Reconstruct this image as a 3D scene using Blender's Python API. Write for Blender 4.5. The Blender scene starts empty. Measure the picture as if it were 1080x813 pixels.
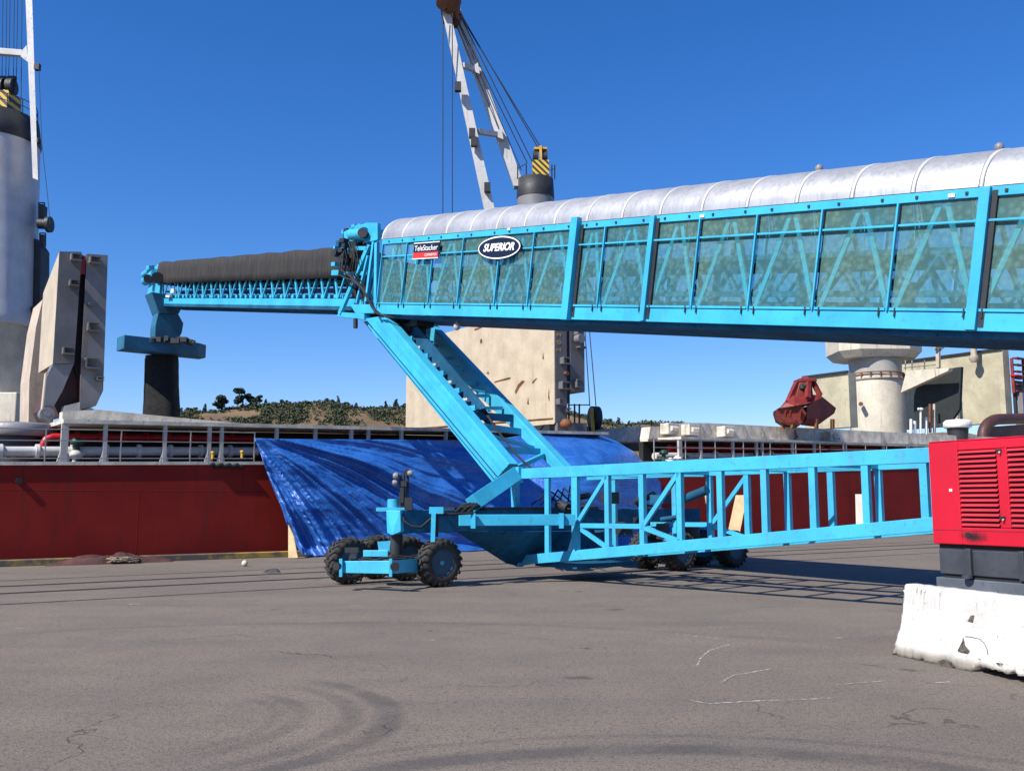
import bpy, bmesh, math, random
from mathutils import Vector, Matrix, noise
random.seed(7)
R = math.radians
scene = bpy.context.scene
COL = scene.collection
# ------------------------------------------------------------------ camera model
F = 1000.0; H = 1.75; YH = 530.0
PITCH = math.atan((YH - 406.5) / F)
def ray(x, y):
    c = (x - 540) / F; v = -(y - 406.5) / F
    return Vector((c, math.cos(PITCH) - v * math.sin(PITCH), math.sin(PITCH) + v * math.cos(PITCH)))
EYE = Vector((0, 0, H))
def onplane(x, y, pt, n):
    r = ray(x, y); return EYE + r * ((Vector(pt) - EYE).dot(n) / r.dot(n))
def ong(x, y, z=0.0): return onplane(x, y, (0, 0, z), Vector((0, 0, 1)))
def at(x, y, Y): return onplane(x, y, (0, Y, 0), Vector((0, 1, 0)))
# machine axes: D runs along the conveyor (right and near), N across it (away)
D = Vector((0.6392, -0.7690, 0)).normalized(); N = Vector((0.7690, 0.6392, 0)).normalized()
UP = Vector((0, 0, 1))
PN = 14.6            # near face of the conveyor
def W(s, p, z): return D * s + N * p + UP * z
def sz(x, y, p=PN):
    q = onplane(x, y, N * p, N); return q.dot(D), q.z
# quay / ship axes
Q0 = ong(0, 597); Q1 = ong(985, 563)
ES = (Q1 - Q0).normalized(); INN = Vector((-ES.y, ES.x, 0))
def QP(q, off, z=0.0): return Vector((Q0.x, Q0.y, 0)) + ES * q + INN * off + UP * z
def onq(x, y, off):
    p = onplane(x, y, QP(0, off), INN)
    return (p - QP(0, off)).dot(ES), p.z

# ------------------------------------------------------------------ materials
MATS = {}
def newmat(name):
    m = bpy.data.materials.new(name); m.use_nodes = True
    nt = m.node_tree; b = nt.nodes['Principled BSDF']
    MATS[name] = m
    return m, nt, b
def nd(nt, t, **kw):
    n = nt.nodes.new(t)
    for k, v in kw.items(): setattr(n, k, v)
    return n
def mix(nt, fac, a, b, mode='MIX'):
    n = nt.nodes.new('ShaderNodeMix'); n.data_type = 'RGBA'; n.blend_type = mode
    for s, v in ((n.inputs[0], fac), (n.inputs[6], a), (n.inputs[7], b)):
        if isinstance(v, (int, float)): s.default_value = v
        elif isinstance(v, (tuple, list)): s.default_value = (*v[:3], 1)
        else: nt.links.new(v, s)
    return n.outputs[2]
def ramp(nt, src, a, b, c0=0.0, c1=1.0):
    n = nt.nodes.new('ShaderNodeMapRange'); nt.links.new(src, n.inputs[0])
    n.inputs[1].default_value = a; n.inputs[2].default_value = b
    n.inputs[3].default_value = c0; n.inputs[4].default_value = c1
    n.interpolation_type = 'SMOOTHSTEP'
    return n.outputs[0]
def coord(nt, scale=(1, 1, 1), kind='geo'):
    if kind == 'geo': src = nd(nt, 'ShaderNodeNewGeometry').outputs['Position']
    else: src = nd(nt, 'ShaderNodeTexCoord').outputs['Object']
    mp = nd(nt, 'ShaderNodeMapping'); nt.links.new(src, mp.inputs[0]); mp.inputs[3].default_value = scale
    return mp.outputs[0]
def nz(nt, vec, scale, detail=5, rough=.55, dist=0):
    n = nd(nt, 'ShaderNodeTexNoise'); nt.links.new(vec, n.inputs['Vector'])
    n.inputs['Scale'].default_value = scale; n.inputs['Detail'].default_value = detail
    n.inputs['Roughness'].default_value = rough; n.inputs['Distortion'].default_value = dist
    return n.outputs['Fac']
def math_(nt, op, a, b=None, clamp=False):
    n = nd(nt, 'ShaderNodeMath', operation=op, use_clamp=clamp)
    for i, v in enumerate((a, b)):
        if v is None: continue
        if isinstance(v, (int, float)): n.inputs[i].default_value = v
        else: nt.links.new(v, n.inputs[i])
    return n.outputs[0]
def bump(nt, b, h, strength=.3, dist=.02):
    n = nd(nt, 'ShaderNodeBump'); nt.links.new(h, n.inputs['Height'])
    n.inputs['Strength'].default_value = strength; n.inputs['Distance'].default_value = dist
    nt.links.new(n.outputs[0], b.inputs['Normal'])
def paint(name, col, rough=.5, metal=0.0, var=.25, dirt=None, dirt_amt=.5, rust=0.0, streak=0.0, bmp=.1, scale=1.0, spec=.5):
    """Painted metal or other solid: tone variation, grime, rust patches and vertical run stains."""
    m, nt, b = newmat(name)
    v = coord(nt)
    n1 = nz(nt, v, 1.3 * scale, 6)
    dk = tuple(c * (1 - var) for c in col); lt = tuple(min(1, c * (1 + var * .5)) for c in col)
    c = mix(nt, ramp(nt, n1, .3, .7), dk, lt)
    n2 = nz(nt, v, 9 * scale, 8, .65)
    if dirt: c = mix(nt, ramp(nt, n2, .52, .75, 0, dirt_amt), c, dirt)
    if streak:
        vs = coord(nt, (2.2, 2.2, .14)); n3 = nz(nt, vs, 2.2 * scale, 6, .6)
        c = mix(nt, ramp(nt, n3, .55, .78, 0, streak), c, (.16, .065, .025))
    if rust:
        n4 = nz(nt, v, 2.6 * scale, 10, .7, .4)
        c = mix(nt, ramp(nt, n4, .70 - rust * .2, .78 - rust * .2), c, (.17, .06, .022))
    nt.links.new(c, b.inputs['Base Color'])
    b.inputs['Roughness'].default_value = rough; b.inputs['Metallic'].default_value = metal
    b.inputs['Specular IOR Level'].default_value = spec
    nt.links.new(ramp(nt, n2, .3, .8, rough * .85, min(1, rough * 1.25)), b.inputs['Roughness'])
    if bmp: bump(nt, b, n2, bmp, .01)
    return m
CY = (.045, .41, .62)
M = {}
M['cyan'] = paint('cyan_paint', CY, .42, var=.16, dirt=(.04, .17, .25), dirt_amt=.45, rust=.05, streak=.22, bmp=.08, spec=.35)
M['cyanworn'] = paint('worn_cyan_paint', (.048, .40, .60), .48, var=.14, dirt=(.03, .12, .18), dirt_amt=.5, rust=.08, streak=.25, bmp=.10)
M['dark'] = paint('dark_steel', (.018, .02, .024), .6, var=.3, dirt=(.05, .045, .04), dirt_amt=.5)
M['black'] = paint('black_rubber', (.012, .012, .013), .75, var=.3, dirt=(.05, .045, .04), dirt_amt=.4)
M['tyre'] = paint('dusty_tyre_rubber', (.030, .027, .024), .9, var=.3, dirt=(.11, .095, .08), dirt_amt=.7, bmp=.3, scale=3)
M['grey'] = paint('grey_ship_paint', (.135, .13, .132), .6, var=.25, dirt=(.09, .07, .05), rust=.22, streak=.5)
M['beige'] = paint('cream_ship_paint', (.50, .41, .29), .6, var=.14, dirt=(.36, .25, .13), dirt_amt=.6, rust=.205, streak=.4)
M['beige2'] = paint('stained_khaki_paint', (.43, .385, .26), .65, var=.2, dirt=(.22, .21, .15), dirt_amt=.8, rust=.16, streak=.5, scale=.6)
M['tower'] = paint('white_crane_tower_paint', (.56, .50, .39), .55, var=.12, dirt=(.26, .17, .08), dirt_amt=.55, rust=.17, streak=.8)
M['towergrey'] = paint('grey_crane_tower_paint', (.19, .185, .195), .5, var=.15, dirt=(.15, .12, .09), dirt_amt=.3, streak=.3)
M['coam'] = paint('coaming_paint', (.60, .55, .46), .7, var=.3, dirt=(.16, .10, .06), dirt_amt=.8, rust=.28, streak=.8, scale=1.5)
M['coamdark'] = paint('dark_green_coaming', (.012, .016, .015), .7, var=.3)
M['white'] = paint('white_paint', (.72, .70, .66), .5, var=.1, dirt=(.3, .2, .1), dirt_amt=.6, streak=.35)
M['jib'] = paint('white_jib_paint', (.50, .49, .47), .5, var=.12, dirt=(.12, .09, .06), dirt_amt=.6, streak=.4, rust=.08)
M['redgrab'] = paint('rusty_red_grab', (.20, .020, .014), .6, var=.4, dirt=(.06, .02, .015), rust=.1)
M['redpipe'] = paint('red_pipe_paint', (.42, .01, .015), .4, var=.2)
M['silver'] = paint('silver_pipe_paint', (.55, .53, .50), .4, var=.15, dirt=(.2, .15, .1))
M['brown'] = paint('dark_brown_paint', (.07, .025, .02), .6, var=.3)
M['yellow'] = paint('yellow_paint', (.60, .34, .02), .55, var=.2, dirt=(.12, .08, .03), dirt_amt=.6)
M['green'] = paint('dark_green_fitting', (.01, .05, .03), .5, var=.3)
M['rope'] = paint('rope_fibre', (.28, .22, .15), .9, var=.4, dirt=(.08, .05, .03), scale=4)
M['plywood'] = paint('plywood_board', (.62, .44, .24), .75, var=.2, dirt=(.35, .22, .1), dirt_amt=.4, scale=2)
M['paleboard'] = paint('pale_board', (.66, .60, .50), .75, var=.15)
M['cable'] = paint('steel_cable', (.015, .015, .018), .6, var=.1, bmp=0)
M['genred'] = paint('red_generator_paint', (.55, .007, .025), .38, var=.10, dirt=(.30, .01, .012), dirt_amt=.35, bmp=.04)
M['genslat'] = paint('faded_red_slat', (.52, .03, .05), .5, var=.15, dirt=(.2, .02, .02), dirt_amt=.5)
M['genbase'] = paint('slate_steel_base', (.050, .055, .066), .5, var=.3, dirt=(.02, .018, .015), dirt_amt=.6, scale=1.4)
M['rust'] = paint('rusted_iron', (.16, .06, .025), .85, var=.5, dirt=(.05, .02, .01))
M['hay'] = paint('dry_grass_hill', (.17, .11, .055), .95, var=.35, dirt=(.045, .05, .02), dirt_amt=.7, scale=.02, bmp=0)
M['leafd'] = paint('dark_tree_foliage', (.022, .036, .018), .9, var=.5, scale=.2, bmp=0)
M['leafg'] = paint('olive_scrub_foliage', (.050, .062, .024), .9, var=.5, scale=.1, bmp=0)
M['bark'] = paint('tree_bark', (.06, .045, .035), .9, bmp=0)
M['letterwhite'] = paint('white_lettering', (.85, .85, .84), .5, var=.04, bmp=0)
M['signred'] = paint('red_sign_band', (.62, .03, .02), .45, var=.08, bmp=0)
M['signblack'] = paint('navy_sign_face', (.008, .009, .025), .35, var=.1, bmp=0)
M['debris'] = paint('maroon_tarp_heap', (.075, .028, .024), .9, var=.5, dirt=(.12, .09, .06), dirt_amt=.6)

def make_special():
    # silver roof
    m, nt, b = newmat('galvanised_roof_sheet'); v = coord(nt)
    n1 = nz(nt, v, 1.6, 5); vs = coord(nt, (5, 5, .6)); n2 = nz(nt, vs, 3, 6)
    c = mix(nt, ramp(nt, n1, .3, .7), (.40, .40, .40), (.53, .53, .52))
    c = mix(nt, ramp(nt, n2, .5, .8, 0, .35), c, (.28, .27, .25))
    nt.links.new(c, b.inputs['Base Color']); b.inputs['Metallic'].default_value = .55
    nt.links.new(ramp(nt, n2, .2, .8, .36, .55), b.inputs['Roughness']); bump(nt, b, n1, .14, .03)
    M['roof'] = m
    # mesh screen: see-through woven guard
    m, nt, b = newmat('green_mesh_screen')
    v = coord(nt); n1 = nz(nt, v, .9, 4)
    c = mix(nt, ramp(nt, n1, .3, .7), (.10, .31, .37), (.19, .35, .30))
    nt.links.new(c, b.inputs['Base Color']); b.inputs['Roughness'].default_value = .6
    tr = nd(nt, 'ShaderNodeBsdfTransparent'); tr.inputs[0].default_value = (.9, 1, .97, 1)
    ms = nd(nt, 'ShaderNodeMixShader'); out = nt.nodes['Material Output']
    vo = nd(nt, 'ShaderNodeTexVoronoi'); nt.links.new(coord(nt, (1, 1, 1)), vo.inputs['Vector']); vo.inputs['Scale'].default_value = 9
    nt.links.new(ramp(nt, vo.outputs['Distance'], .1, .7, .34, .20), ms.inputs[0])
    nt.links.new(tr.outputs[0], ms.inputs[1]); nt.links.new(b.outputs[0], ms.inputs[2]); nt.links.new(ms.outputs[0], out.inputs[0])
    M['mesh'] = m
    # dark conveyor cover cloth
    m, nt, b = newmat('black_cover_cloth'); v = coord(nt); n1 = nz(nt, v, 2.2, 6); n2 = nz(nt, coord(nt, (6, 6, .5)), 2, 6)
    c = mix(nt, ramp(nt, n2, .35, .75), (.014, .012, .011), (.040, .035, .032)); c = mix(nt, ramp(nt, n1, .4, .8, 0, .5), c, (.028, .025, .023))
    nt.links.new(c, b.inputs['Base Color']); b.inputs['Roughness'].default_value = .85; bump(nt, b, n2, .6, .06)
    M['cloth'] = m
    # blue tarpaulin
    m, nt, b = newmat('blue_tarpaulin'); v = coord(nt)
    n1 = nz(nt, v, 1.5, 6, .6, .8); n2 = nz(nt, v, 9, 7, .65, .5); n3 = nz(nt, coord(nt, (.4, .4, 2.5)), 4, 5, .6, 1.2)
    c = mix(nt, ramp(nt, n1, .3, .7), (.016, .095, .37), (.034, .155, .49))
    nt.links.new(c, b.inputs['Base Color']); nt.links.new(ramp(nt, n2, .3, .7, .20, .36), b.inputs['Roughness'])
    b.inputs['Specular IOR Level'].default_value = .7
    h = math_(nt, 'ADD', math_(nt, 'MULTIPLY', n1, .35), math_(nt, 'ADD', math_(nt, 'MULTIPLY', n2, .10), math_(nt, 'MULTIPLY', n3, .30)))
    bump(nt, b, h, .8, .12)
    M['tarp'] = m
    # hull
    m, nt, b = newmat('red_hull_paint')
    v = nd(nt, 'ShaderNodeTexCoord').outputs['Object']
    def mp(sc):
        k = nd(nt, 'ShaderNodeMapping'); nt.links.new(v, k.inputs[0]); k.inputs[3].default_value = sc; return k.outputs[0]
    n1 = nz(nt, mp((.5, .5, .5)), 1.2, 6); n2 = nz(nt, mp((.9, .9, .10)), 3.0, 8, .7); n3 = nz(nt, mp((3, 3, 3)), 4, 8, .7)
    c = mix(nt, ramp(nt, n1, .25, .75), (.20, .013, .010), (.26, .019, .014))
    c = mix(nt, ramp(nt, n2, .48, .72, 0, .75), c, (.10, .022, .015))
    c = mix(nt, ramp(nt, n3, .56, .74, 0, .6), c, (.12, .035, .025))
    br = nd(nt, 'ShaderNodeTexBrick'); nt.links.new(mp((1, 1, 1)), br.inputs['Vector'])
    sp = nd(nt, 'ShaderNodeSeparateXYZ'); nt.links.new(v, sp.inputs[0])
    cb = nd(nt, 'ShaderNodeCombineXYZ'); nt.links.new(sp.outputs[0], cb.inputs[0]); nt.links.new(sp.outputs[2], cb.inputs[1]); nt.links.new(cb.outputs[0], br.inputs['Vector'])
    br.inputs['Scale'].default_value = 1; br.inputs['Brick Width'].default_value = 6.5; br.inputs['Row Height'].default_value = 2.1
    br.inputs['Mortar Size'].default_value = .018; br.inputs['Mortar Smooth'].default_value = .6
    c = mix(nt, math_(nt, 'MULTIPLY', br.outputs['Fac'], .55), c, (.06, .010, .010))
    nt.links.new(c, b.inputs['Base Color']); b.inputs['Roughness'].default_value = .75; b.inputs['Specular IOR Level'].default_value = .15
    h = math_(nt, 'ADD', math_(nt, 'MULTIPLY', br.outputs['Fac'], .6), math_(nt, 'MULTIPLY', n1, .8)); bump(nt, b, h, .35, .03)
    M['hull'] = m
    # black/yellow stripes
    m, nt, b = newmat('hazard_striped_paint')
    w = nd(nt, 'ShaderNodeTexWave', wave_type='BANDS', bands_direction='DIAGONAL', wave_profile='SIN')
    nt.links.new(coord(nt, (1, 0, 1)), w.inputs['Vector']); w.inputs['Scale'].default_value = 1.5
    c = mix(nt, ramp(nt, w.outputs['Fac'], .47, .53), (.02, .018, .016), (.62, .40, .03))
    nt.links.new(c, b.inputs['Base Color']); b.inputs['Roughness'].default_value = .55
    M['hazard'] = m
    # concrete barrier
    m, nt, b = newmat('whitewashed_concrete'); v = coord(nt)
    n1 = nz(nt, v, 2.5, 8, .6); n2 = nz(nt, v, 14, 8, .75); n3 = nz(nt, coord(nt, (14, 14, 1.4)), 2.2, 6, .7)
    sp = nd(nt, 'ShaderNodeSeparateXYZ'); nt.links.new(v, sp.inputs[0])
    c = mix(nt, ramp(nt, n1, .3, .7), (.52, .50, .455), (.60, .58, .53))
    top = ramp(nt, sp.outputs[2], .50, .80)
    k = math_(nt, 'MULTIPLY', math_(nt, 'MULTIPLY', ramp(nt, n3, .50, .62), top), ramp(nt, nz(nt, v, 1.4, 3), .50, .60)); c = mix(nt, math_(nt, 'MULTIPLY', k, .85), c, (.12, .11, .09))
    c = mix(nt, ramp(nt, n2, .60, .68, 0, .85), c, (.16, .13, .10))
    low = ramp(nt, sp.outputs[2], .17, .04); k2 = math_(nt, 'MULTIPLY', low, ramp(nt, n1, .38, .50)); c = mix(nt, math_(nt, 'MULTIPLY', k2, .9), c, (.20, .17, .13))
    nt.links.new(c, b.inputs['Base Color']); b.inputs['Roughness'].default_value = .9; bump(nt, b, n2, .6, .02)
    M['concrete'] = m
    m, nt, b = newmat('broken_concrete_aggregate'); v = coord(nt); n2 = nz(nt, v, 22, 8, .8)
    c = mix(nt, ramp(nt, n2, .35, .65), (.035, .03, .025), (.20, .17, .13)); nt.links.new(c, b.inputs['Base Color']); b.inputs['Roughness'].default_value = .95; bump(nt, b, n2, 1, .04)
    M['aggregate'] = m
    # water
    m, nt, b = newmat('harbour_water'); b.inputs['Base Color'].default_value = (.01, .03, .035, 1); b.inputs['Roughness'].default_value = .12
    bump(nt, b, nz(nt, coord(nt), .8, 5), .4, .2); M['water'] = m
make_special()

def asphalt():
    m, nt, b = newmat('worn_asphalt'); v = coord(nt)
    big = nz(nt, v, .22, 6, .6, .6); mid = nz(nt, v, 1.6, 6, .6); fine = nz(nt, v, 55, 4, .8); gr = nz(nt, v, 160, 2, .7)
    dirv = coord(nt, (.12, 1.1, 1)); sweep = nz(nt, dirv, 1.0, 5, .55, .5)
    c = mix(nt, ramp(nt, big, .3, .7), (.180, .142, .112), (.228, .181, .138))
    c = mix(nt, ramp(nt, mid, .35, .75, 0, .45), c, (.138, .114, .095))
    c = mix(nt, ramp(nt, sweep, .50, .68, 0, .35), c, (.115, .100, .088))
    c = mix(nt, ramp(nt, sweep, .30, .42, .4, 0), c, (.24, .195, .15))
    spk = nz(nt, v, 17, 6, .75); c = mix(nt, ramp(nt, spk, .50, .64, 0, .62), c, (.055, .048, .044)); c = mix(nt, ramp(nt, spk, .45, .35, 0, .5), c, (.21, .18, .15))
    c = mix(nt, ramp(nt, fine, .48, .60, 0, .85), c, (.030, .028, .027))
    c = mix(nt, ramp(nt, gr, .53, .62, 0, .65), c, (.20, .185, .165))
    # cracks
    vo = nd(nt, 'ShaderNodeTexVoronoi', feature='DISTANCE_TO_EDGE')
    dn = nd(nt, 'ShaderNodeTexNoise'); nt.links.new(v, dn.inputs['Vector']); dn.inputs['Scale'].default_value = 1.1; dn.inputs['Detail'].default_value = 6
    vm = nd(nt, 'ShaderNodeVectorMath', operation='MULTIPLY_ADD'); nt.links.new(dn.outputs['Color'], vm.inputs[0]); vm.inputs[1].default_value = (1.6, 1.6, 0); nt.links.new(v, vm.inputs[2])
    nt.links.new(vm.outputs[0], vo.inputs['Vector']); vo.inputs['Scale'].default_value = .28
    crack = ramp(nt, vo.outputs['Distance'], .0008, .0032, 1, 0)
    cm = math_(nt, 'MULTIPLY', crack, ramp(nt, nz(nt, v, .5, 3), .50, .60))
    c = mix(nt, math_(nt, 'MULTIPLY', cm, .55), c, (.022, .02, .02))
    # tyre scuff arcs: rings of worn rubber on the ground
    br = nz(nt, v, 2.0, 5, .6)
    for (px, py, qx, qy, wd, st) in ((150, 760, 412, 760, .13, .50), (150, 760, 372, 760, .10, .38), (150, 760, 318, 760, .10, .35), (150, 760, 292, 760, .08, .25), (860, 1100, 860, 797, .16, .55), (860, 1100, 860, 782, .06, .3), (100, 900, 180, 660, .12, .22)):
        a = ong(px, py); e = ong(qx, qy); rad = (a - e).length
        vd = nd(nt, 'ShaderNodeVectorMath', operation='DISTANCE'); nt.links.new(v, vd.inputs[0]); vd.inputs[1].default_value = a
        dd = math_(nt, 'ABSOLUTE', math_(nt, 'SUBTRACT', math_(nt, 'ADD', vd.outputs['Value'], math_(nt, 'MULTIPLY', big, .5)), rad + .25))
        band = ramp(nt, dd, wd * .4, wd * 1.3, 1, 0)
        sx_ = nd(nt, 'ShaderNodeVectorMath', operation='DOT_PRODUCT'); sub_ = nd(nt, 'ShaderNodeVectorMath', operation='SUBTRACT'); nt.links.new(v, sub_.inputs[0]); sub_.inputs[1].default_value = a
        nt.links.new(sub_.outputs[0], sx_.inputs[0]); sx_.inputs[1].default_value = (e - a).normalized(); side_ = ramp(nt, sx_.outputs['Value'], rad * .35, rad * .8, 0, 1)
        c = mix(nt, math_(nt, 'MULTIPLY', math_(nt, 'MULTIPLY', math_(nt, 'MULTIPLY', band, side_), ramp(nt, br, .3, .6, .4, 1)), st * 1.0), c, (.045, .042, .042))
    # oil spots
    vo2 = nd(nt, 'ShaderNodeTexVoronoi'); nt.links.new(vm.outputs[0], vo2.inputs['Vector']); vo2.inputs['Scale'].default_value = .55
    c = mix(nt, ramp(nt, vo2.outputs['Distance'], .04, .10, .5, 0), c, (.03, .027, .026))
    nt.links.new(c, b.inputs['Base Color'])
    nt.links.new(ramp(nt, sweep, .4, .7, .93, .80), b.inputs['Roughness']); b.inputs['Specular IOR Level'].default_value = .25
    h = math_(nt, 'ADD', math_(nt, 'MULTIPLY', fine, .5), math_(nt, 'SUBTRACT', math_(nt, 'MULTIPLY', gr, .3), cm)); bump(nt, b, h, .55, .012)
    M['asphalt'] = m
asphalt()

# ------------------------------------------------------------------ mesh building
def wloc(o):
    v = Vector((0, 0, 0))
    while o is not None: v = v + o.location; o = o.parent
    return v
class MB:
    def __init__(s): s.v = []; s.f = []; s.sm = []
    def add(s, vs, fs, smooth=False):
        k = len(s.v); s.v += [Vector(v) for v in vs]; s.f += [[i + k for i in f] for f in fs]; s.sm += [smooth] * len(fs); return s
    def hexa(s, a, b):
        """a, b: two quads in the same winding, joined into a closed solid."""
        return s.add(list(a) + list(b), [(3, 2, 1, 0), (4, 5, 6, 7), (0, 1, 5, 4), (1, 2, 6, 5), (2, 3, 7, 6), (3, 0, 4, 7)])
    def box(s, c, ax, ay, az):
        c = Vector(c); q = lambda z: [c - ax - ay + z, c + ax - ay + z, c + ax + ay + z, c - ax + ay + z]
        return s.hexa(q(-az), q(az))
    def beam(s, a, b, w, h, side=None):
        """bar from a to b, w wide along `side`, h the other way."""
        a = Vector(a); b = Vector(b); t = (b - a).normalized()
        sd = Vector(side) if side is not None else (t.cross(UP) if abs(t.z) < .95 else Vector((1, 0, 0)))
        sd = (sd - t * sd.dot(t)).normalized(); u = t.cross(sd).normalized()
        x = sd * w / 2; y = u * h / 2
        return s.hexa([a - x - y, a + x - y, a + x + y, a - x + y], [b - x - y, b + x - y, b + x + y, b - x + y])
    def cyl(s, a, b, r0, r1=None, n=16, cap=True, smooth=True):
        a = Vector(a); b = Vector(b); r1 = r0 if r1 is None else r1; t = (b - a).normalized()
        x = t.orthogonal().normalized(); y = t.cross(x); vs = []
        for c, r in ((a, r0), (b, r1)):
            for i in range(n):
                g = 2 * math.pi * i / n; vs.append(c + (x * math.cos(g) + y * math.sin(g)) * r)
        s.add(vs, [(i, (i + 1) % n, n + (i + 1) % n, n + i) for i in range(n)], smooth)
        if cap:
            s.add(vs, [tuple(range(n - 1, -1, -1)), tuple(range(n, 2 * n))])
        return s
    def tube(s, pts, r, n=8):
        pts = [Vector(p) for p in pts]; rings = []
        ref = None
        for i, p in enumerate(pts):
            t = (pts[min(i + 1, len(pts) - 1)] - pts[max(i - 1, 0)]).normalized()
            x = (ref - t * ref.dot(t)).normalized() if ref is not None else t.orthogonal().normalized()
            ref = x; y = t.cross(x)
            rings.append([p + (x * math.cos(2 * math.pi * k / n) + y * math.sin(2 * math.pi * k / n)) * r for k in range(n)])
        vs = [v for rg in rings for v in rg]; fs = []
        for i in range(len(pts) - 1):
            for k in range(n): fs.append((i * n + k, i * n + (k + 1) % n, (i + 1) * n + (k + 1) % n, (i + 1) * n + k))
        s.add(vs, fs, True); m = len(pts) - 1
        return s.add(vs, [tuple(range(n - 1, -1, -1)), tuple(range(m * n, m * n + n))])
    def prism(s, pts, d):
        """polygon pts (one plane) pushed along vector d."""
        pts = [Vector(p) for p in pts]; n = len(pts); vs = pts + [p + d for p in pts]
        return s.add(vs, [tuple(range(n - 1, -1, -1)), tuple(range(n, 2 * n))] + [(i, (i + 1) % n, n + (i + 1) % n, n + i) for i in range(n)])
    def lathe(s, c, prof, ax=UP, n=24, smooth=True):
        c = Vector(c); ax = Vector(ax).normalized(); x = ax.orthogonal().normalized(); y = ax.cross(x); vs = []
        for r, z in prof:
            for i in range(n):
                g = 2 * math.pi * i / n; vs.append(c + ax * z + (x * math.cos(g) + y * math.sin(g)) * r)
        fs = []
        for j in range(len(prof) - 1):
            for i in range(n): fs.append((j * n + i, j * n + (i + 1) % n, (j + 1) * n + (i + 1) % n, (j + 1) * n + i))
        s.add(vs, fs, smooth)
        return s.add(vs, [tuple(range(n - 1, -1, -1)), tuple(range((len(prof) - 1) * n, len(prof) * n))])
    def build(s, name, mat, parent=None, bevel=0.0, label=None, recalc=True, local=False):
        off = wloc(parent) if (parent is not None and not local) else Vector((0, 0, 0))
        me = bpy.data.meshes.new(name); me.from_pydata([v - off for v in s.v], [], s.f)
        me.polygons.foreach_set('use_smooth', s.sm)
        me.materials.append(mat)
        if recalc:
            bm = bmesh.new(); bm.from_mesh(me); bmesh.ops.recalc_face_normals(bm, faces=bm.faces); bm.to_mesh(me); bm.free()
        me.update()
        o = bpy.data.objects.new(name, me); COL.objects.link(o)
        if parent is not None: o.parent = parent
        if bevel:
            b = o.modifiers.new('bevel', 'BEVEL'); b.width = bevel; b.segments = 2; b.limit_method = 'ANGLE'; b.angle_limit = R(50)
        if label: o['label'] = label
        return o
def thing(name, label, cat, loc=(0, 0, 0), group=None):
    o = bpy.data.objects.new(name, None); COL.objects.link(o); o.location = loc; o.empty_display_size = .3
    o['label'] = label; o['category'] = cat
    if group: o['group'] = group
    return o
def tag(o, label, cat, group=None):
    o['label'] = label; o['category'] = cat
    if group: o['group'] = group
    return o
def struct(o): o['kind'] = 'structure'; return o
def text(s, name, size, mat, origin, ax, ay, parent, shear=0.0, bold=0.0, extr=.004, sx=1.0, align='CENTER'):
    cu = bpy.data.curves.new(name, 'FONT'); cu.body = s; cu.size = size; cu.align_x = align; cu.align_y = 'CENTER'
    cu.shear = shear; cu.offset = bold; cu.extrude = extr
    tmp = bpy.data.objects.new('tmp', cu); COL.objects.link(tmp)
    dg = bpy.context.evaluated_depsgraph_get(); me = bpy.data.meshes.new_from_object(tmp.evaluated_get(dg))
    bpy.data.objects.remove(tmp); az = ax.cross(ay).normalized()
    off = wloc(parent)
    for v in me.vertices: v.co = origin + ax * (v.co.x * sx) + ay * v.co.y + az * v.co.z - off
    me.materials.clear(); me.materials.append(mat)
    o = bpy.data.objects.new(name, me); COL.objects.link(o); o.parent = parent
    return o

# ------------------------------------------------------------------ world, sun, camera
LDIR = Vector((.74, .68, -1.0)).normalized()        # direction the sunlight travels
w = bpy.data.worlds.new('World'); scene.world = w; w.use_nodes = True
nt = w.node_tree; sky = nt.nodes.new('ShaderNodeTexSky'); sky.sky_type = 'NISHITA'; sky.sun_disc = False
to = -LDIR; elev = math.asin(to.z); sky.sun_elevation = elev; sky.sun_rotation = math.atan2(to.x, to.y)
sky.air_density = 1.0; sky.dust_density = .3; sky.ozone_density = 3.0; sky.altitude = 0
hs = nt.nodes.new('ShaderNodeHueSaturation'); hs.inputs['Saturation'].default_value = 1.33
nt.links.new(sky.outputs[0], hs.inputs['Color'])
nt.links.new(mix(nt, 1.0, hs.outputs[0], (.90, .97, 1.27), 'MULTIPLY'), nt.nodes['Background'].inputs[0]); nt.nodes['Background'].inputs[1].default_value = .091
sd = bpy.data.lights.new('sun', 'SUN'); sd.energy = 5.0; sd.angle = R(.5); sd.color = (1, .955, .88)
so = bpy.data.objects.new('sun', sd); COL.objects.link(so); so.rotation_euler = LDIR.to_track_quat('-Z', 'Y').to_euler(); so.location = (0, -20, 60)
cd = bpy.data.cameras.new('camera'); cd.sensor_width = 36; cd.lens = 36 * F / 1080; cd.clip_end = 6000; cd.clip_start = .1
co = bpy.data.objects.new('camera', cd); COL.objects.link(co); co.location = EYE; co.rotation_euler = (math.pi / 2 + PITCH, 0, 0)
scene.camera = co
vs_ = scene.view_settings; vs_.view_transform = 'Standard'; vs_.look = 'None'; vs_.gamma = 1; vs_.use_curve_mapping = False; vs_.exposure = .52

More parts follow.
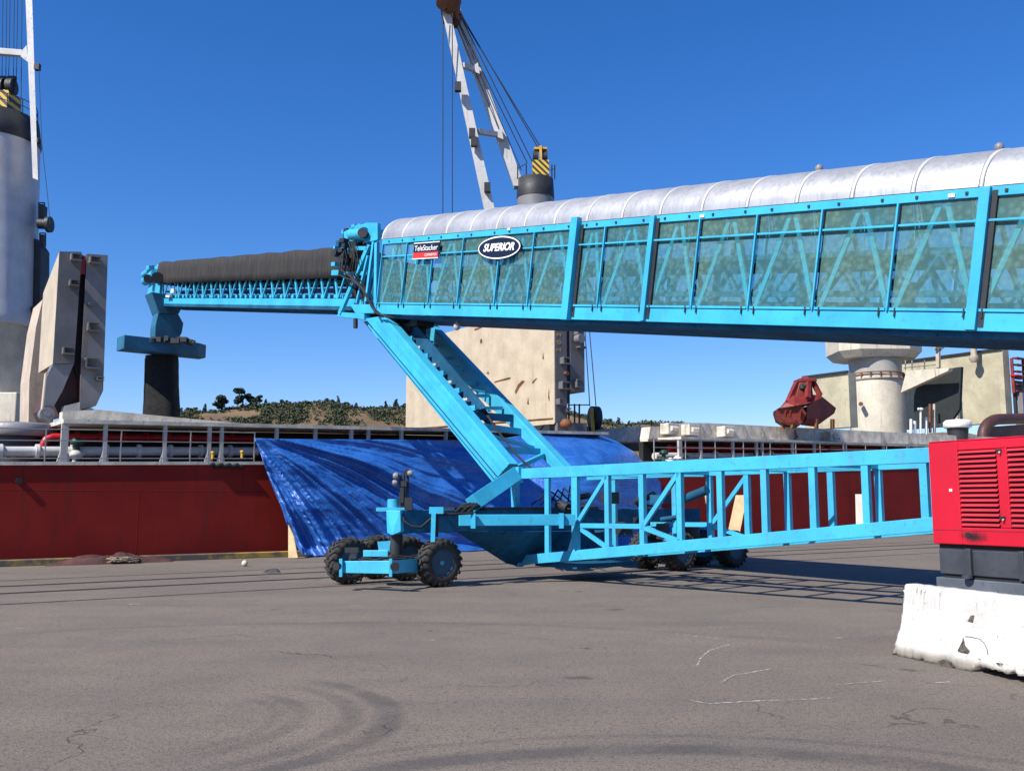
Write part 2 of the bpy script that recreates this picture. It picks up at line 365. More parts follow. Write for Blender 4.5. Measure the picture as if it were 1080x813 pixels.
# ------------------------------------------------------------------ setting
def setting():
    a = QP(-400, 0); b = QP(400, 0); c = b - INN * 700; d = a - INN * 700
    mb = MB(); mb.prism([a, b, c, d], Vector((0, 0, -6))); struct(mb.build('quay_pavement', M['asphalt']))
    s = 5000; mb = MB(); mb.add([(-s, -s, -2.2), (s, -s, -2.2), (s, s, -2.2), (-s, s, -2.2)], [(0, 1, 2, 3)]); struct(mb.build('water', M['water']))
    # crane rails / expansion slots running along the quay
    for i, (y0, wd) in enumerate(((612.5, .05), (618.5, .13), (626, .13), (637.5, .06))):
        g = ong(0, y0); off = (g - QP(0, 0)).dot(INN)
        mb = MB(); mb.add([QP(-90, off - wd, .004), QP(200, off - wd, .004), QP(200, off + wd, .004), QP(-90, off + wd, .004)], [(0, 1, 2, 3)])
        mat = M['slot']
        struct(mb.build('rail_slot', mat))
        if wd > .1:
            mb = MB(); mb.box(QP(55, off + .01, .005), ES * 145, INN * .03, UP * .006); struct(mb.build('crane_rail', M['dark']))
    # worn yellow kerb at the quay edge
    k = struct((lambda mb: (mb.box(QP(55, -.17, .09), ES * 145, INN * .15, UP * .09), mb)[1])(MB()).build('quay_kerb', M['kerb'], bevel=.02))
m, nt_, b_ = newmat('dark_slot'); b_.inputs['Roughness'].default_value = .9
vv = coord(nt_); nt_.links.new(mix(nt_, ramp(nt_, nz(nt_, vv, 1.5, 6), .35, .65), (.014, .013, .013), (.045, .04, .036)), b_.inputs['Base Color']); M['slot'] = m
m, nt_, b_ = newmat('worn_yellow_kerb'); b_.inputs['Roughness'].default_value = .85
vv = coord(nt_); nt_.links.new(mix(nt_, ramp(nt_, nz(nt_, vv, 1.1, 8, .7), .40, .56), (.40, .26, .05), (.12, .10, .075)), b_.inputs['Base Color']); M['kerb'] = m
m, nt_, b_ = newmat('scuffed_chalk_mark'); b_.inputs['Base Color'].default_value = (.40, .37, .33, 1); b_.inputs['Roughness'].default_value = .9
vv = coord(nt_); tr = nt_.nodes.new('ShaderNodeBsdfTransparent'); ms = nt_.nodes.new('ShaderNodeMixShader')
nt_.links.new(ramp(nt_, nz(nt_, vv, 14, 6, .8), .42, .58), ms.inputs[0]); nt_.links.new(tr.outputs[0], ms.inputs[1]); nt_.links.new(b_.outputs[0], ms.inputs[2]); nt_.links.new(ms.outputs[0], nt_.nodes['Material Output'].inputs[0]); M['chalk'] = m
setting()
def marks():
    strokes = [([(724, 738), (748, 742), (770, 741), (800, 739), (840, 738), (880, 736)], .022), ([(760, 720), (773, 712), (792, 709), (815, 705)], .015),
               ([(735, 703), (739, 694), (748, 686), (765, 681), (772, 679)], .018), ([(710, 668), (735, 671), (760, 674)], .014), ([(795, 669), (835, 672)], .014),
               ([(875, 672), (890, 673)], .03), ([(900, 671), (940, 670)], .014), ([(985, 720), (1003, 719)], .02), ([(135, 637), (152, 637)], .04),
               ([(15, 662), (30, 663)], .03), ([(405, 657), (420, 657)], .02), ([(445, 675), (462, 675)], .02), ([(370, 639), (384, 638)], .02), ([(880, 722), (950, 717)], .012), ([(740, 662), (800, 660)], .012)]
    for pts, wd in strokes:
        P = []
        for i in range(len(pts) - 1):
            for k in range(6):
                t = k / 6; P.append(ong(pts[i][0] * (1 - t) + pts[i + 1][0] * t, pts[i][1] * (1 - t) + pts[i + 1][1] * t + random.uniform(-.3, .3)))
        P.append(ong(*pts[-1])); vs = []
        for i, p in enumerate(P):
            t = (P[min(i + 1, len(P) - 1)] - P[max(i - 1, 0)]).normalized(); n = UP.cross(t) * wd * random.uniform(.5, 1.3) * (.3 if i in (0, len(P) - 1) else 1)
            vs += [p - n + UP * .004, p + n + UP * .004]
        MB().add(vs, [(2 * i, 2 * i + 2, 2 * i + 3, 2 * i + 1) for i in range(len(P) - 1)]).build('chalk_scuff', M['chalk'])['kind'] = 'structure'
marks()

# hills, scrub, trees
def hills():
    prof = [(-300, 462), (60, 452), (150, 446), (190, 440), (215, 437), (240, 434), (268, 431), (300, 429), (335, 430), (350, 430), (375, 431), (405, 432), (440, 433), (520, 438), (600, 443), (640, 446), (690, 448), (760, 452), (900, 460), (1400, 462)]
    Y = 560
    def top(x):
        for i in range(len(prof) - 1):
            if prof[i][0] <= x <= prof[i + 1][0]:
                t = (x - prof[i][0]) / (prof[i + 1][0] - prof[i][0]); return prof[i][1] * (1 - t) + prof[i + 1][1] * t
    nx, ny = 260, 30; vs = []
    def surf(x, f):
        p = at(x, top(x), Y); hgt = max(0, p.z) * math.sin(min(1, f / .62) * math.pi / 2) * (1 if f < .62 else 1 - .5 * ((f - .62) / .38) ** 2)
        X = p.x * (.88 + .2 * f); yy = Y - 110 + 180 * f
        n = noise.fractal(Vector((X * .02, yy * .02, 3)), 1, 2, 5) * 6 * math.sin(min(1, f / .62) * math.pi * .75)
        return Vector((X, yy, -2.5 + (hgt + 2.5 + n) if f > 0 else -3))
    for j in range(ny):
        for i in range(nx): vs.append(surf(-300 + 1700 * i / (nx - 1), j / (ny - 1)))
    MB().add(vs, [(j * nx + i, j * nx + i + 1, (j + 1) * nx + i + 1, (j + 1) * nx + i) for j in range(ny - 1) for i in range(nx - 1)], True).build('hill', M['hay'])['kind'] = 'structure'
    def leafblob(mb, c, r, n, flat=.8):
        for _ in range(n):
            d = Vector((random.gauss(0, 1), random.gauss(0, 1), random.gauss(0, 1))).normalized() * r * random.random() ** .4; d.z *= flat
            p = c + d; s = r * random.uniform(.16, .34)
            x = Vector((random.gauss(0, 1), random.gauss(0, 1), random.gauss(0, 1))).normalized() * s; y = x.orthogonal().normalized() * s
            mb.add([p - x, p - y, p + x, p + y], [(0, 1, 2, 3)])
    # scrub cover: uncountable
    mb = MB(); 
    for i in range(6500):
        x = random.uniform(150, 720); f = random.uniform(.30, .64); p = surf(x, f)
        bare = noise.fractal(Vector((p.x * .022, p.y * .035, 8)), 1, 2, 4)
        if bare > .20 and f < .60: continue
        if (325 < x < 352 or 375 < x < 398 or 215 < x < 262) and f < .61 and random.random() < .6: continue
        leafblob(mb, p + UP * .6, random.uniform(1.0, 2.6), 14)
    o = mb.build('hillside_scrub', M['leafg'], recalc=False); o['kind'] = 'stuff'; tag(o, 'olive scrub bushes covering the dry hillside beyond the ship', 'scrub')
    specs = [(192, 12, 6, 'small dark tree at far left of the hill ridge beside the black chute'), (203, 13, 8, 'second dark tree right of the black chute on the hill'), (217, 13, 5, 'narrow dark tree on bare slope left of the big spreading tree'),
             (238, 20, 13, 'broad dark spreading tree, left half of the largest pair on the ridge'), (257, 25, 14, 'tallest spreading dark tree on the hill ridge'), (271, 15, 8, 'dark rounded tree just right of the tallest ridge tree'),
             (281, 9, 4, 'tiny spiky tree on the ridge between two larger trees'), (300, 8, 5, 'small low tree on middle of the ridge'), (348, 13, 8, 'dark tree above the pale bare patch of hill'), (357, 16, 5, 'pointed conifer above the bare tan hillside'),
             (366, 12, 7, 'dark bushy tree right of the pointed conifer'), (376, 10, 5, 'small dark tree at right end of the bare patch'), (407, 10, 4, 'small pointed tree left of the cream hatch cover'), (418, 12, 6, 'dark tree closest to the cream hatch cover'),
             (428, 9, 5, 'low dark tree partly behind the cream hatch cover'), (641, 9, 5, 'small distant conifer right of the yellow hook block'), (652, 11, 5, 'distant conifer between hook block and right coaming'), (663, 8, 4, 'tiny distant conifer left of right hand coaming'), (632, 10, 5, 'distant conifer directly beside the yellow hook block')]
    for x, hp, wp, lab in specs:
        base = surf(x / 1.0, .60) - UP * .5; h = hp * .56; wr = wp * .56 * .62
        t = thing('tree', lab, 'tree', base, 'trees on the distant ridge')
        MB().cyl(base, base + UP * h * .55, h * .04, h * .02, 7).build('trunk', M['bark'], t)
        mb = MB()
        if wp > h * .9 or wp > 7:
            for k in range(9): leafblob(mb, base + UP * h * random.uniform(.35, .82) + Vector((random.uniform(-1, 1) * wr, random.uniform(-1, 1) * wr * .8, 0)), wr * .55, 110, .6)
        else:
            for k in range(7):
                f = k / 6; leafblob(mb, base + UP * h * (.2 + .75 * f) + Vector((random.uniform(-.2, .2), 0, 0)) * wr, wr * (1 - .75 * f) * .95 + .25, 70, .8)
        mb.build('crown', M['leafd'], t, recalc=False)
hills()

# ------------------------------------------------------------------ ship
def zdeck(q):
    return ZA + (ZB - ZA) * (q - QA) / (QB - QA)
QA, ZA = onq(0, 488, .5); QB, ZB = onq(820, 487, .5)
def ship():
    root = thing('cargo_ship', 'long red hulled bulk cargo ship moored along the quay edge', 'ship', QP(20, .5, 0))
    # hull solid along the ship, built in ship-aligned local space so plating follows it
    hull = MB()
    q0, q1, bm_ = -45, 170, 32
    sec = [(-45, .5, bm_), (-20, .5, bm_), (60, .5, bm_), (140, .5, bm_), (170, 6, bm_ - 5)]
    vs = []
    for q, a, b in sec: vs += [QP(q, a, -6), QP(q, b, -6), QP(q, b, zdeck(q)), QP(q, a, zdeck(q))]
    fs = [(0, 1, 2, 3), (16, 19, 18, 17)]
    for i in range(4):
        for k in range(4): fs.append((i * 4 + k, i * 4 + 4 + k, i * 4 + 4 + (k + 1) % 4, i * 4 + (k + 1) % 4))
    ang = math.atan2(ES.y, ES.x); inv = Matrix.Rotation(-ang, 3, 'Z'); o0 = wloc(root)
    hull.add([inv @ (v - o0) for v in vs], fs)
    ho = hull.build('hull', M['hull'], root, local=True); ho.rotation_euler = (0, 0, ang)
    MB().hexa([QP(-45, .75, zdeck(-45)), QP(-45, 31.8, zdeck(-45)), QP(-45, 31.8, zdeck(-45) + .02), QP(-45, .75, zdeck(-45) + .02)],
              [QP(140, .75, zdeck(140)), QP(140, 31.8, zdeck(140)), QP(140, 31.8, zdeck(140) + .02), QP(140, .75, zdeck(140) + .02)]).build('deck', M['grey'], root)
    # sheer strake edge
    MB().beam(QP(-45, .5, zdeck(-45) - .02), QP(140, .5, zdeck(140) - .02), .12, .10).build('deck_edge', M['coam'], root)
    # scupper and small marks on the hull
    q, z = onq(20, 507, .5); MB().cyl(QP(q, .42, z), QP(q, .7, z), .09).build('scupper', M['black'], root)
    # railing on deck edge
    for (xa, xb, nm) in ((-40, 268, 'railing'), (690, 1100, 'railing')):
        qa, _ = onq(xa, 480, .7); qb, _ = onq(xb, 480, .7); mb = MB(); tk = .015 if xa < 0 else .018
        for hh in (1.0, .66, .14):
            mb.beam(QP(qa, .7, zdeck(qa) + hh), QP(qb, .7, zdeck(qb) + hh), tk * 2, tk * 2)
        n = int((qb - qa) / 1.9)
        for i in range(n + 1):
            qq = qa + (qb - qa) * i / n; mb.beam(QP(qq, .7, zdeck(qq)), QP(qq, .7, zdeck(qq) + 1.0), tk * 2.2, tk * 2.2, ES)
        mb.build(nm, M['railgrey'], root)
    # coaming stanchions under the flange
    for xs in ((67, 110, 173, 220, 233, 291, 332, 370, 388, 423, 470), (717, 739, 773, 798, 804, 836, 859, 892, 932, 958, 966, 984, 1010, 1040, 1075)):
        for x in xs:
            q, _ = onq(x, 480, 1.0); zb = zdeck(q); zt = onqz(q, xs[0] < 500); wd = .055 if x not in (67, 717) else .10
            mb = MB(); mb.beam(QP(q, 1.0, zb), QP(q, 1.0, zt), wd * 2, .12, ES)
            mb.prism([QP(q - wd - .09, .96, zb), QP(q + wd + .09, .96, zb), QP(q + wd, .96, zb + .35), QP(q - wd, .96, zb + .35)], INN * .1)
            mb.build('stanchion', M['stan'], root)
    for (xa, xb, left) in ((66, 640, True), (716, 1200, False)):
        qa, _ = onq(xa, 446, 1.0); qb, _ = onq(xb, 450, 1.0)
        za, zb = onqz(qa, left), onqz(qb, left)
        mb = MB(); mb.hexa([QP(qa, .88, za), QP(qa, 3.6, za + .02), QP(qa, 3.6, za + .14), QP(qa, .88, za + .12)], [QP(qb, .88, zb), QP(qb, 3.6, zb + .02), QP(qb, 3.6, zb + .14), QP(qb, .88, zb + .12)])
        mb.build('coaming_flange', M['coam'], root)
        # dark coaming wall
        q2 = qa + .0
        MB().hexa([QP(q2, 3.4, zdeck(q2)), QP(q2, 3.7, zdeck(q2)), QP(q2, 3.7, za + .0), QP(q2, 3.4, za)], [QP(qb, 3.4, zdeck(qb)), QP(qb, 3.7, zdeck(qb)), QP(qb, 3.7, zb), QP(qb, 3.4, zb)]).build('coaming_wall', M['coamdark'], root)
    # sloping coaming top at the left hold (lighter wedge)
    def pq(x, y, off): q, z = onq(x, y, off); return QP(q, off, z)
    mb = MB(); mb.prism([pq(66, 447, 3.0), pq(66, 434, 3.0), pq(104, 432, 3.0), pq(185, 440, 3.0), pq(250, 446, 3.0), pq(250, 450, 3.0)], INN * .5); mb.build('coaming_plate', M['coam'], root)
    # right coaming side panel, worn and stained, with brackets
    mb = MB(); mb.prism([pq(684, 463, 2.4), pq(686, 450, 2.4), pq(703, 449, 2.4), pq(725, 446, 2.4), pq(745, 446, 2.4), pq(985, 458, 2.4), pq(1090, 463, 2.4), pq(1090, 474, 2.4), pq(985, 470, 2.4), pq(745, 462.5, 2.4), pq(716, 462, 2.4)], INN * .6)
    mb.build('coaming_side', M['coam'], root)
    for x, f in ((739, 0), (747, .13), (772, .26), (785, .3), (803, .4), (838, .5), (870, .62), (882, .7), (905, .8), (930, .9), (958, 1)):
        y = 447 + (x - 740) * .055; h = 13 - (x - 740) * .02
        mb = MB(); a = pq(x, y + 1, 2.39); c = pq(x, y + h, 2.39); mb.prism([a, c, c - INN * .22 + UP * .1, a - INN * .03], ES * .05); mb.build('bracket', M['grey'], root)
    for x in (706, 728, 765, 876):
        c = pq(x, 452 + (x - 700) * .05, 2.1); mb = MB(); mb.box(c, ES * .35, INN * .28, UP * .26); mb.cyl(c - INN * .3 - ES * .2, c - INN * .3 + ES * .2, .12, n=10); mb.build('hatch_cleat', M['coam'], root, bevel=.03)
    # pipes along the deck
    for (xa, xb, y0, y1, off, r, mt, nm) in ((-40, 272, 476, 476, 1.7, .15, 'silver', 'deck_pipe'), (46, 265, 460.5, 463, 2.5, .12, 'redpipe', 'fire_main'), (-40, 46, 478, 478, 2.2, .1, 'redpipe', 'fire_main'),
                                           (690, 1100, 481, 481, 1.7, .17, 'silver', 'deck_pipe'), (705, 1100, 472.5, 477, 2.3, .15, 'redpipe', 'fire_main')):
        qa, za = onq(xa, y0, off); qb, zb = onq(xb, y1, off); pts = [QP(qa, off, za), QP(qb, off, zb)]
        if nm == 'fire_main' and xa == 46: pts = [QP(qa, off, za - .6), QP(qa, off, za - .25), QP(qa + .08, off, za - .08), QP(qa + .25, off, za)] + [QP(qb, off, zb)]
        mb = MB(); mb.tube(pts, r, 12)
        for i in range(1, 9):
            c = pts[-2].lerp(pts[-1], i / 9); mb.cyl(c - ES * .05, c + ES * .05, r * 1.5, n=12)
        mb.build(nm, M[mt], root)
    # valves and small fittings on deck
    for x, y, off, mt in ((81, 467, 1.4, 'green'), (80, 480, 1.4, 'silver'), (700, 478, 1.2, 'green'), (722, 483, 1.2, 'green'), (799, 479, 1.2, 'green'), (706, 486, 1.1, 'white'), (715, 484, 1.1, 'white')):
        q, z = onq(x, y, off); zb = zdeck(q); mb = MB(); mb.cyl(QP(q, off, zb), QP(q, off, z), .10, n=10); mb.lathe(QP(q, off, z - .08), [(.05, 0), (.2, .03), (.22, .12), (.12, .22), (.05, .25)]); mb.cyl(QP(q - .24, off - .02, z + .05), QP(q + .24, off - .02, z + .05), .05, n=8)
        mb.build('deck_valve', M[mt], root)
    for x, y in ((224, 480), (255, 479)):
        q, z = onq(x, y, .62); mb = MB(); mb.cyl(QP(q, .6, z - .12), QP(q, .6, z + .08), .045, n=10); mb.lathe(QP(q, .6, z + .06), [(.06, 0), (.07, .04), (.03, .07)]); mb.build('yellow_fitting', M['yellow'], root)
    q1_, z1_ = onq(222, 489, .45); q2_, z2_ = onq(256, 489, .45)
    mb = MB(); mb.tube([QP(q1_ + (q2_ - q1_) * i / 12, .45, z1_ + .04 * math.sin(i * 2.1) - .05) for i in range(13)], .07, 8); mb.build('mooring_rope', M['black'], root)
    # round winch drum / vent at the far left
    q, z = onq(22, 455, 3.6); mb = MB(); mb.lathe(QP(q, 3.6, z - .12), [(1.0, -.05), (1.05, .0), (1.05, .3), (.95, .36), (.2, .40)], n=40); mb.build('vent_cap', M['towergrey'], root)
    mb = MB(); mb.cyl(QP(q, 3.6, zdeck(q)), QP(q, 3.6, z - .12), .75, n=30); mb.build('vent_trunk', M['dark'], root)
    # bulwark pieces right of tarp: dark mast house and left coaming end
    mb = MB(); mb.prism([pq(588, 470, 4.2), pq(588, 446, 4.2), pq(619, 446, 4.2), pq(619, 470, 4.2)], INN * 3); mb.build('mast_house', M['grey'], root)
    mb = MB(); mb.prism([pq(655, 466, 5), pq(664, 450, 5), pq(688, 449, 5), pq(688, 466, 5)], INN * 4); mb.build('coaming_end', M['coam'], root)
    mb = MB(); mb.prism([pq(600, 475, 8), pq(600, 452, 8), pq(860, 452, 8), pq(860, 475, 8)], INN * 1); mb.build('hold_bulkhead', M['coamdark'], root)
    # handrail at mast house
    mb = MB()
    for x in (600, 606, 611): mb.beam(pq(x, 446, 4.5), pq(x, 426, 4.5), .06, .06, ES)
    mb.beam(pq(599, 427, 4.5), pq(622, 427, 4.5), .05, .05); mb.build('handrail', M['dark'], root)
    mb = MB(); mb.lathe(pq(597, 447, 3.9) - UP * .2, [(.12, 0), (.26, .08), (.28, .25), (.15, .42)]); mb.build('rusty_fitting', M['rust'], root)
    return root
M['railgrey'] = paint('pale_rail_paint', (.30, .29, .27), .55, var=.2)
M['stan'] = paint('grey_stanchion_paint', (.46, .45, .43), .6, var=.2, dirt=(.12, .08, .05), streak=.4)
def onqz(q, left):
    if left: (qa, za), (qb, zb) = onq(70, 446.5, 1.0), onq(423, 454, 1.0)
    else: (qa, za), (qb, zb) = onq(745, 464, 1.0), onq(985, 471.5, 1.0)
    return za + (zb - za) * (q - qa) / (qb - qa)
SHIP = ship()

def pq(x, y, off): q, z = onq(x, y, off); return QP(q, off, z)
def hatch(name, label, x0, x1, off0, wid, ytop, ybot, mats, shape=None, second=None, numbers=None):
    """A folding hatch cover panel standing on end: broad face looks aft, steel end face looks to the quay."""
    pass

def hatch_centre():
    off = 4.4
    a = pq(585, 447, off); t = thing('hatch_cover', 'cream folded hatch cover pair standing open behind the sloping cyan legs', 'hatch cover', a, 'hatch covers standing open on the ship')
    zt = pq(585, 320, off).z; zb = a.z
    qa, _ = onq(585, 447, off); qb, _ = onq(597.5, 447, off); wid = 14.0
    def panel(qs, qe, z0, z1, mt, w=wid):
        return MB().hexa([QP(qs, off, z0), QP(qe, off, z0), QP(qe, off + w, z0), QP(qs, off + w, z0)], [QP(qs, off, z1), QP(qe, off, z1), QP(qe, off + w, z1), QP(qs, off + w, z1)])
    # near-left panel: skin + end plate proud by 4 mm
    panel(qa, qb, zb, zt, None).build('cover_panel', M['beige'], t)
    MB().box(QP((qa + qb) / 2, off - .03, (zb + zt) / 2), ES * ((qb - qa) / 2), INN * .026, UP * ((zt - zb) / 2)).build('end_plate', M['grey'], t)
    qc, _ = onq(601, 420, off); qd, _ = onq(616, 420, off); z2 = pq(608, 413, off).z
    panel(qc, qd, z2, zt - .1, None).build('cover_panel', M['beige2'], t)
    MB().box(QP((qc + qd) / 2, off - .03, (z2 + zt - .1) / 2), ES * ((qd - qc) / 2), INN * .026, UP * ((zt - .1 - z2) / 2)).build('end_plate', M['grey'], t)
    panel(qb, qc, zb + 1, zt - .4, None, 13.8).build('hinge_gap', M['black'], t)
    # little pockets on the end plates
    def pocket(x, y, wpx, hpx):
        c = pq(x, y, off - .06); s = .0395 * .5
        mb = MB(); mb.box(c - INN * .14 + UP * hpx * s, ES * wpx * s, INN * .16, UP * .03); mb.box(c - INN * .14 - UP * hpx * s, ES * wpx * s, INN * .16, UP * .03)
        mb.box(c - INN * .14 - ES * wpx * s, ES * .025, INN * .15, UP * hpx * s); mb.build('step_pocket', M['grey'], t)
    for x, y, ww, hh in ((594, 381, 9, 7), (593, 407, 10, 8), (589, 424, 7, 6), (609, 350, 9, 8), (611, 367, 10, 1), (608, 405, 9, 9), (596, 433, 7, 4)): pocket(x, y, ww, hh)
    mb = MB(); c = pq(608, 358, off - .06); mb.cyl(c - INN * .05, c - INN * .4, .22, n=12); mb.build('hinge_wheel', M['towergrey'], t); c2 = pq(596, 394, off - .06); MB().cyl(c2, c2 - INN * .2, .1, n=8).build('hinge_pin', M['rust'], t)
    # yellow painted figures running up the end plate
    for ch, y in (('2', 369), ('0', 361), ('2', 353), ('2', 346)):
        text(ch, 'lettering', .36, M['ochre'], pq(589.5, y, off - .065), UP * 1.0, -ES, t, bold=.012, extr=.002)
    mb = MB(); mb.tube([pq(430, 447, off - .1) + INN * 11, pq(500, 444, off - .1) + INN * 6, pq(583, 441.5, off - .1)], .05, 6)
    mb.build('edge_pipe', M['rust'], t)
    # rusty scrapes on the broad face
    fp = lambda x, y: onplane(x, y, QP(qa, off, 5), ES) - ES * .004
    for pts in ([(521, 404), (538, 400), (539, 398), (536, 398), (522, 402)], [(544, 416), (548, 409), (554, 402), (551, 401), (546, 406), (543, 413)], [(562, 405), (567, 399), (565, 399), (561, 403)], [(506, 359), (508, 357), (509, 361), (507, 363)],
                [(556, 426), (557, 418), (558, 427)], [(513, 394), (515, 391), (516, 395)], [(500, 347), (510, 344), (508, 346), (501, 349)], [(572, 378), (573, 371), (574, 380)], [(578, 420), (579, 408), (580, 424)]):
        MB().add([fp(x, y) for x, y in pts], [tuple(range(len(pts)))]).build('rust_scrape', M['rust'], t, recalc=False)
    # cover base rail
    MB().box(QP((qa + qd) / 2 , off + wid / 2, zb - .2), ES * ((qd - qa) / 2 + .3), INN * (wid / 2), UP * .18).build('cover_rail', M['dark'], t)
M['ochre'] = paint('ochre_lettering', (.50, .27, .05), .6, var=.2, bmp=0)
hatch_centre()

def hatch_left():
    off = 4.0
    t = thing('hatch_cover', 'grey ended hatch cover pair standing open right of the left crane tower', 'hatch cover', pq(80, 440, off), 'hatch covers standing open on the ship')
    def P(x, y, d=0.0): return pq(x, y, off) + INN * d
    def slab(name, pts, depth, mat, endmat):
        mb = MB(); mb.prism([P(*p) for p in pts], INN * depth); mb.build(name, mat, t)
        mb = MB(); mb.prism([P(*p) - INN * .004 for p in pts], -INN * .04); mb.build('end_plate', endmat, t)
    a_ = [P(62.5, 265.5), P(86, 266), P(78, 383), P(55.5, 384)]; dz = [-.95, -.95, 0, 0]
    MB().hexa(a_, [v + INN * 2.6 + UP * z for v, z in zip(a_, dz)]).build('cover_panel', M['beige'], t)
    MB().prism([v - INN * .004 for v in a_], -INN * .04).build('end_plate', M['grey'], t)
    slab('cover_panel', [(91.5, 268), (113.5, 269.5), (108.5, 412), (101, 428), (84, 432), (84.5, 400)], 5.0, M['brown'], M['coamL'])
    # slanted underside box of the first panel, arm and roller
    mb = MB(); mb.prism([P(55.5, 384.5), P(78, 383.5), P(66, 412), P(57, 428), P(46, 428), P(49, 398)], INN * .5); mb.build('lifting_arm', M['towergrey'], t)
    mb = MB(); mb.prism([P(49, 393, .1), P(51.5, 391, .1), P(47, 436, .1), P(44.5, 436, .1)], INN * .3); mb.build('lifting_arm', M['beige'], t)
    c = P(48.5, 437); mb = MB(); mb.cyl(c + INN * .2, c - INN * .25, .22, n=20); mb.cyl(c - INN * .25, c - INN * .32, .09, n=10); mb.build('roller', M['towergrey'], t)
    mb = MB(); mb.prism([P(78, 383, .5), P(91, 330, .5), P(91, 425, .5), P(66, 438, .5), P(60, 425, .5)], INN * 4); mb.build('hinge_box', M['brown'], t)
    mb = MB(); mb.prism([P(87, 266.5, .3), P(91, 268, .3), P(85, 400, .3), P(79, 384, .3)], INN * 4.5); mb.build('hinge_gap', M['black'], t)
    # second folded pair further inboard
    mb = MB(); mb.prism([pq(45, 316, 9), pq(56, 316, 9), pq(56, 445, 9), pq(30, 445, 9), pq(31, 400, 9), pq(38, 345, 9)], INN * 2); mb.build('cover_panel', M['beigeL'], t)
    s = .03 * .5
    for x, y, ww, hh in ((79, 273, 10, 7), (77, 300, 9, 6), (71, 371, 11, 7), (99, 276, 11, 7), (97, 346, 11, 9), (96, 384, 14, 11), (94, 322, 4, 2), (104, 400, 7, 3)):
        c = P(x, y) - INN * .2
        mb = MB(); mb.box(c + UP * hh * s, ES * ww * s, INN * .15, UP * .02); mb.box(c - UP * hh * s, ES * ww * s, INN * .15, UP * .02)
        mb.box(c - ES * ww * s, ES * .02, INN * .14, UP * hh * s); mb.build('step_pocket', M['grey'], t)
    mb = MB(); mb.prism([P(66, 437), P(68, 428), P(84, 424), P(86, 433), P(96, 430), P(104, 434), P(104, 438), P(66, 441)], INN * .6); mb.build('hinge_bracket', M['coam'], t)
    c = P(88.5, 281, .2); mb = MB(); mb.box(c, ES * .1, INN * .1, UP * .25); mb.build('red_latch', M['redpipe'], t)
M['coamL'] = paint('weathered_grey_end', (.185, .18, .182), .65, var=.2, dirt=(.22, .13, .05), dirt_amt=.6, rust=.2, streak=.6)
M['beigeL'] = paint('cream_weathered_panel', (.50, .40, .30), .65, var=.15, dirt=(.25, .15, .08), streak=.4)
hatch_left()

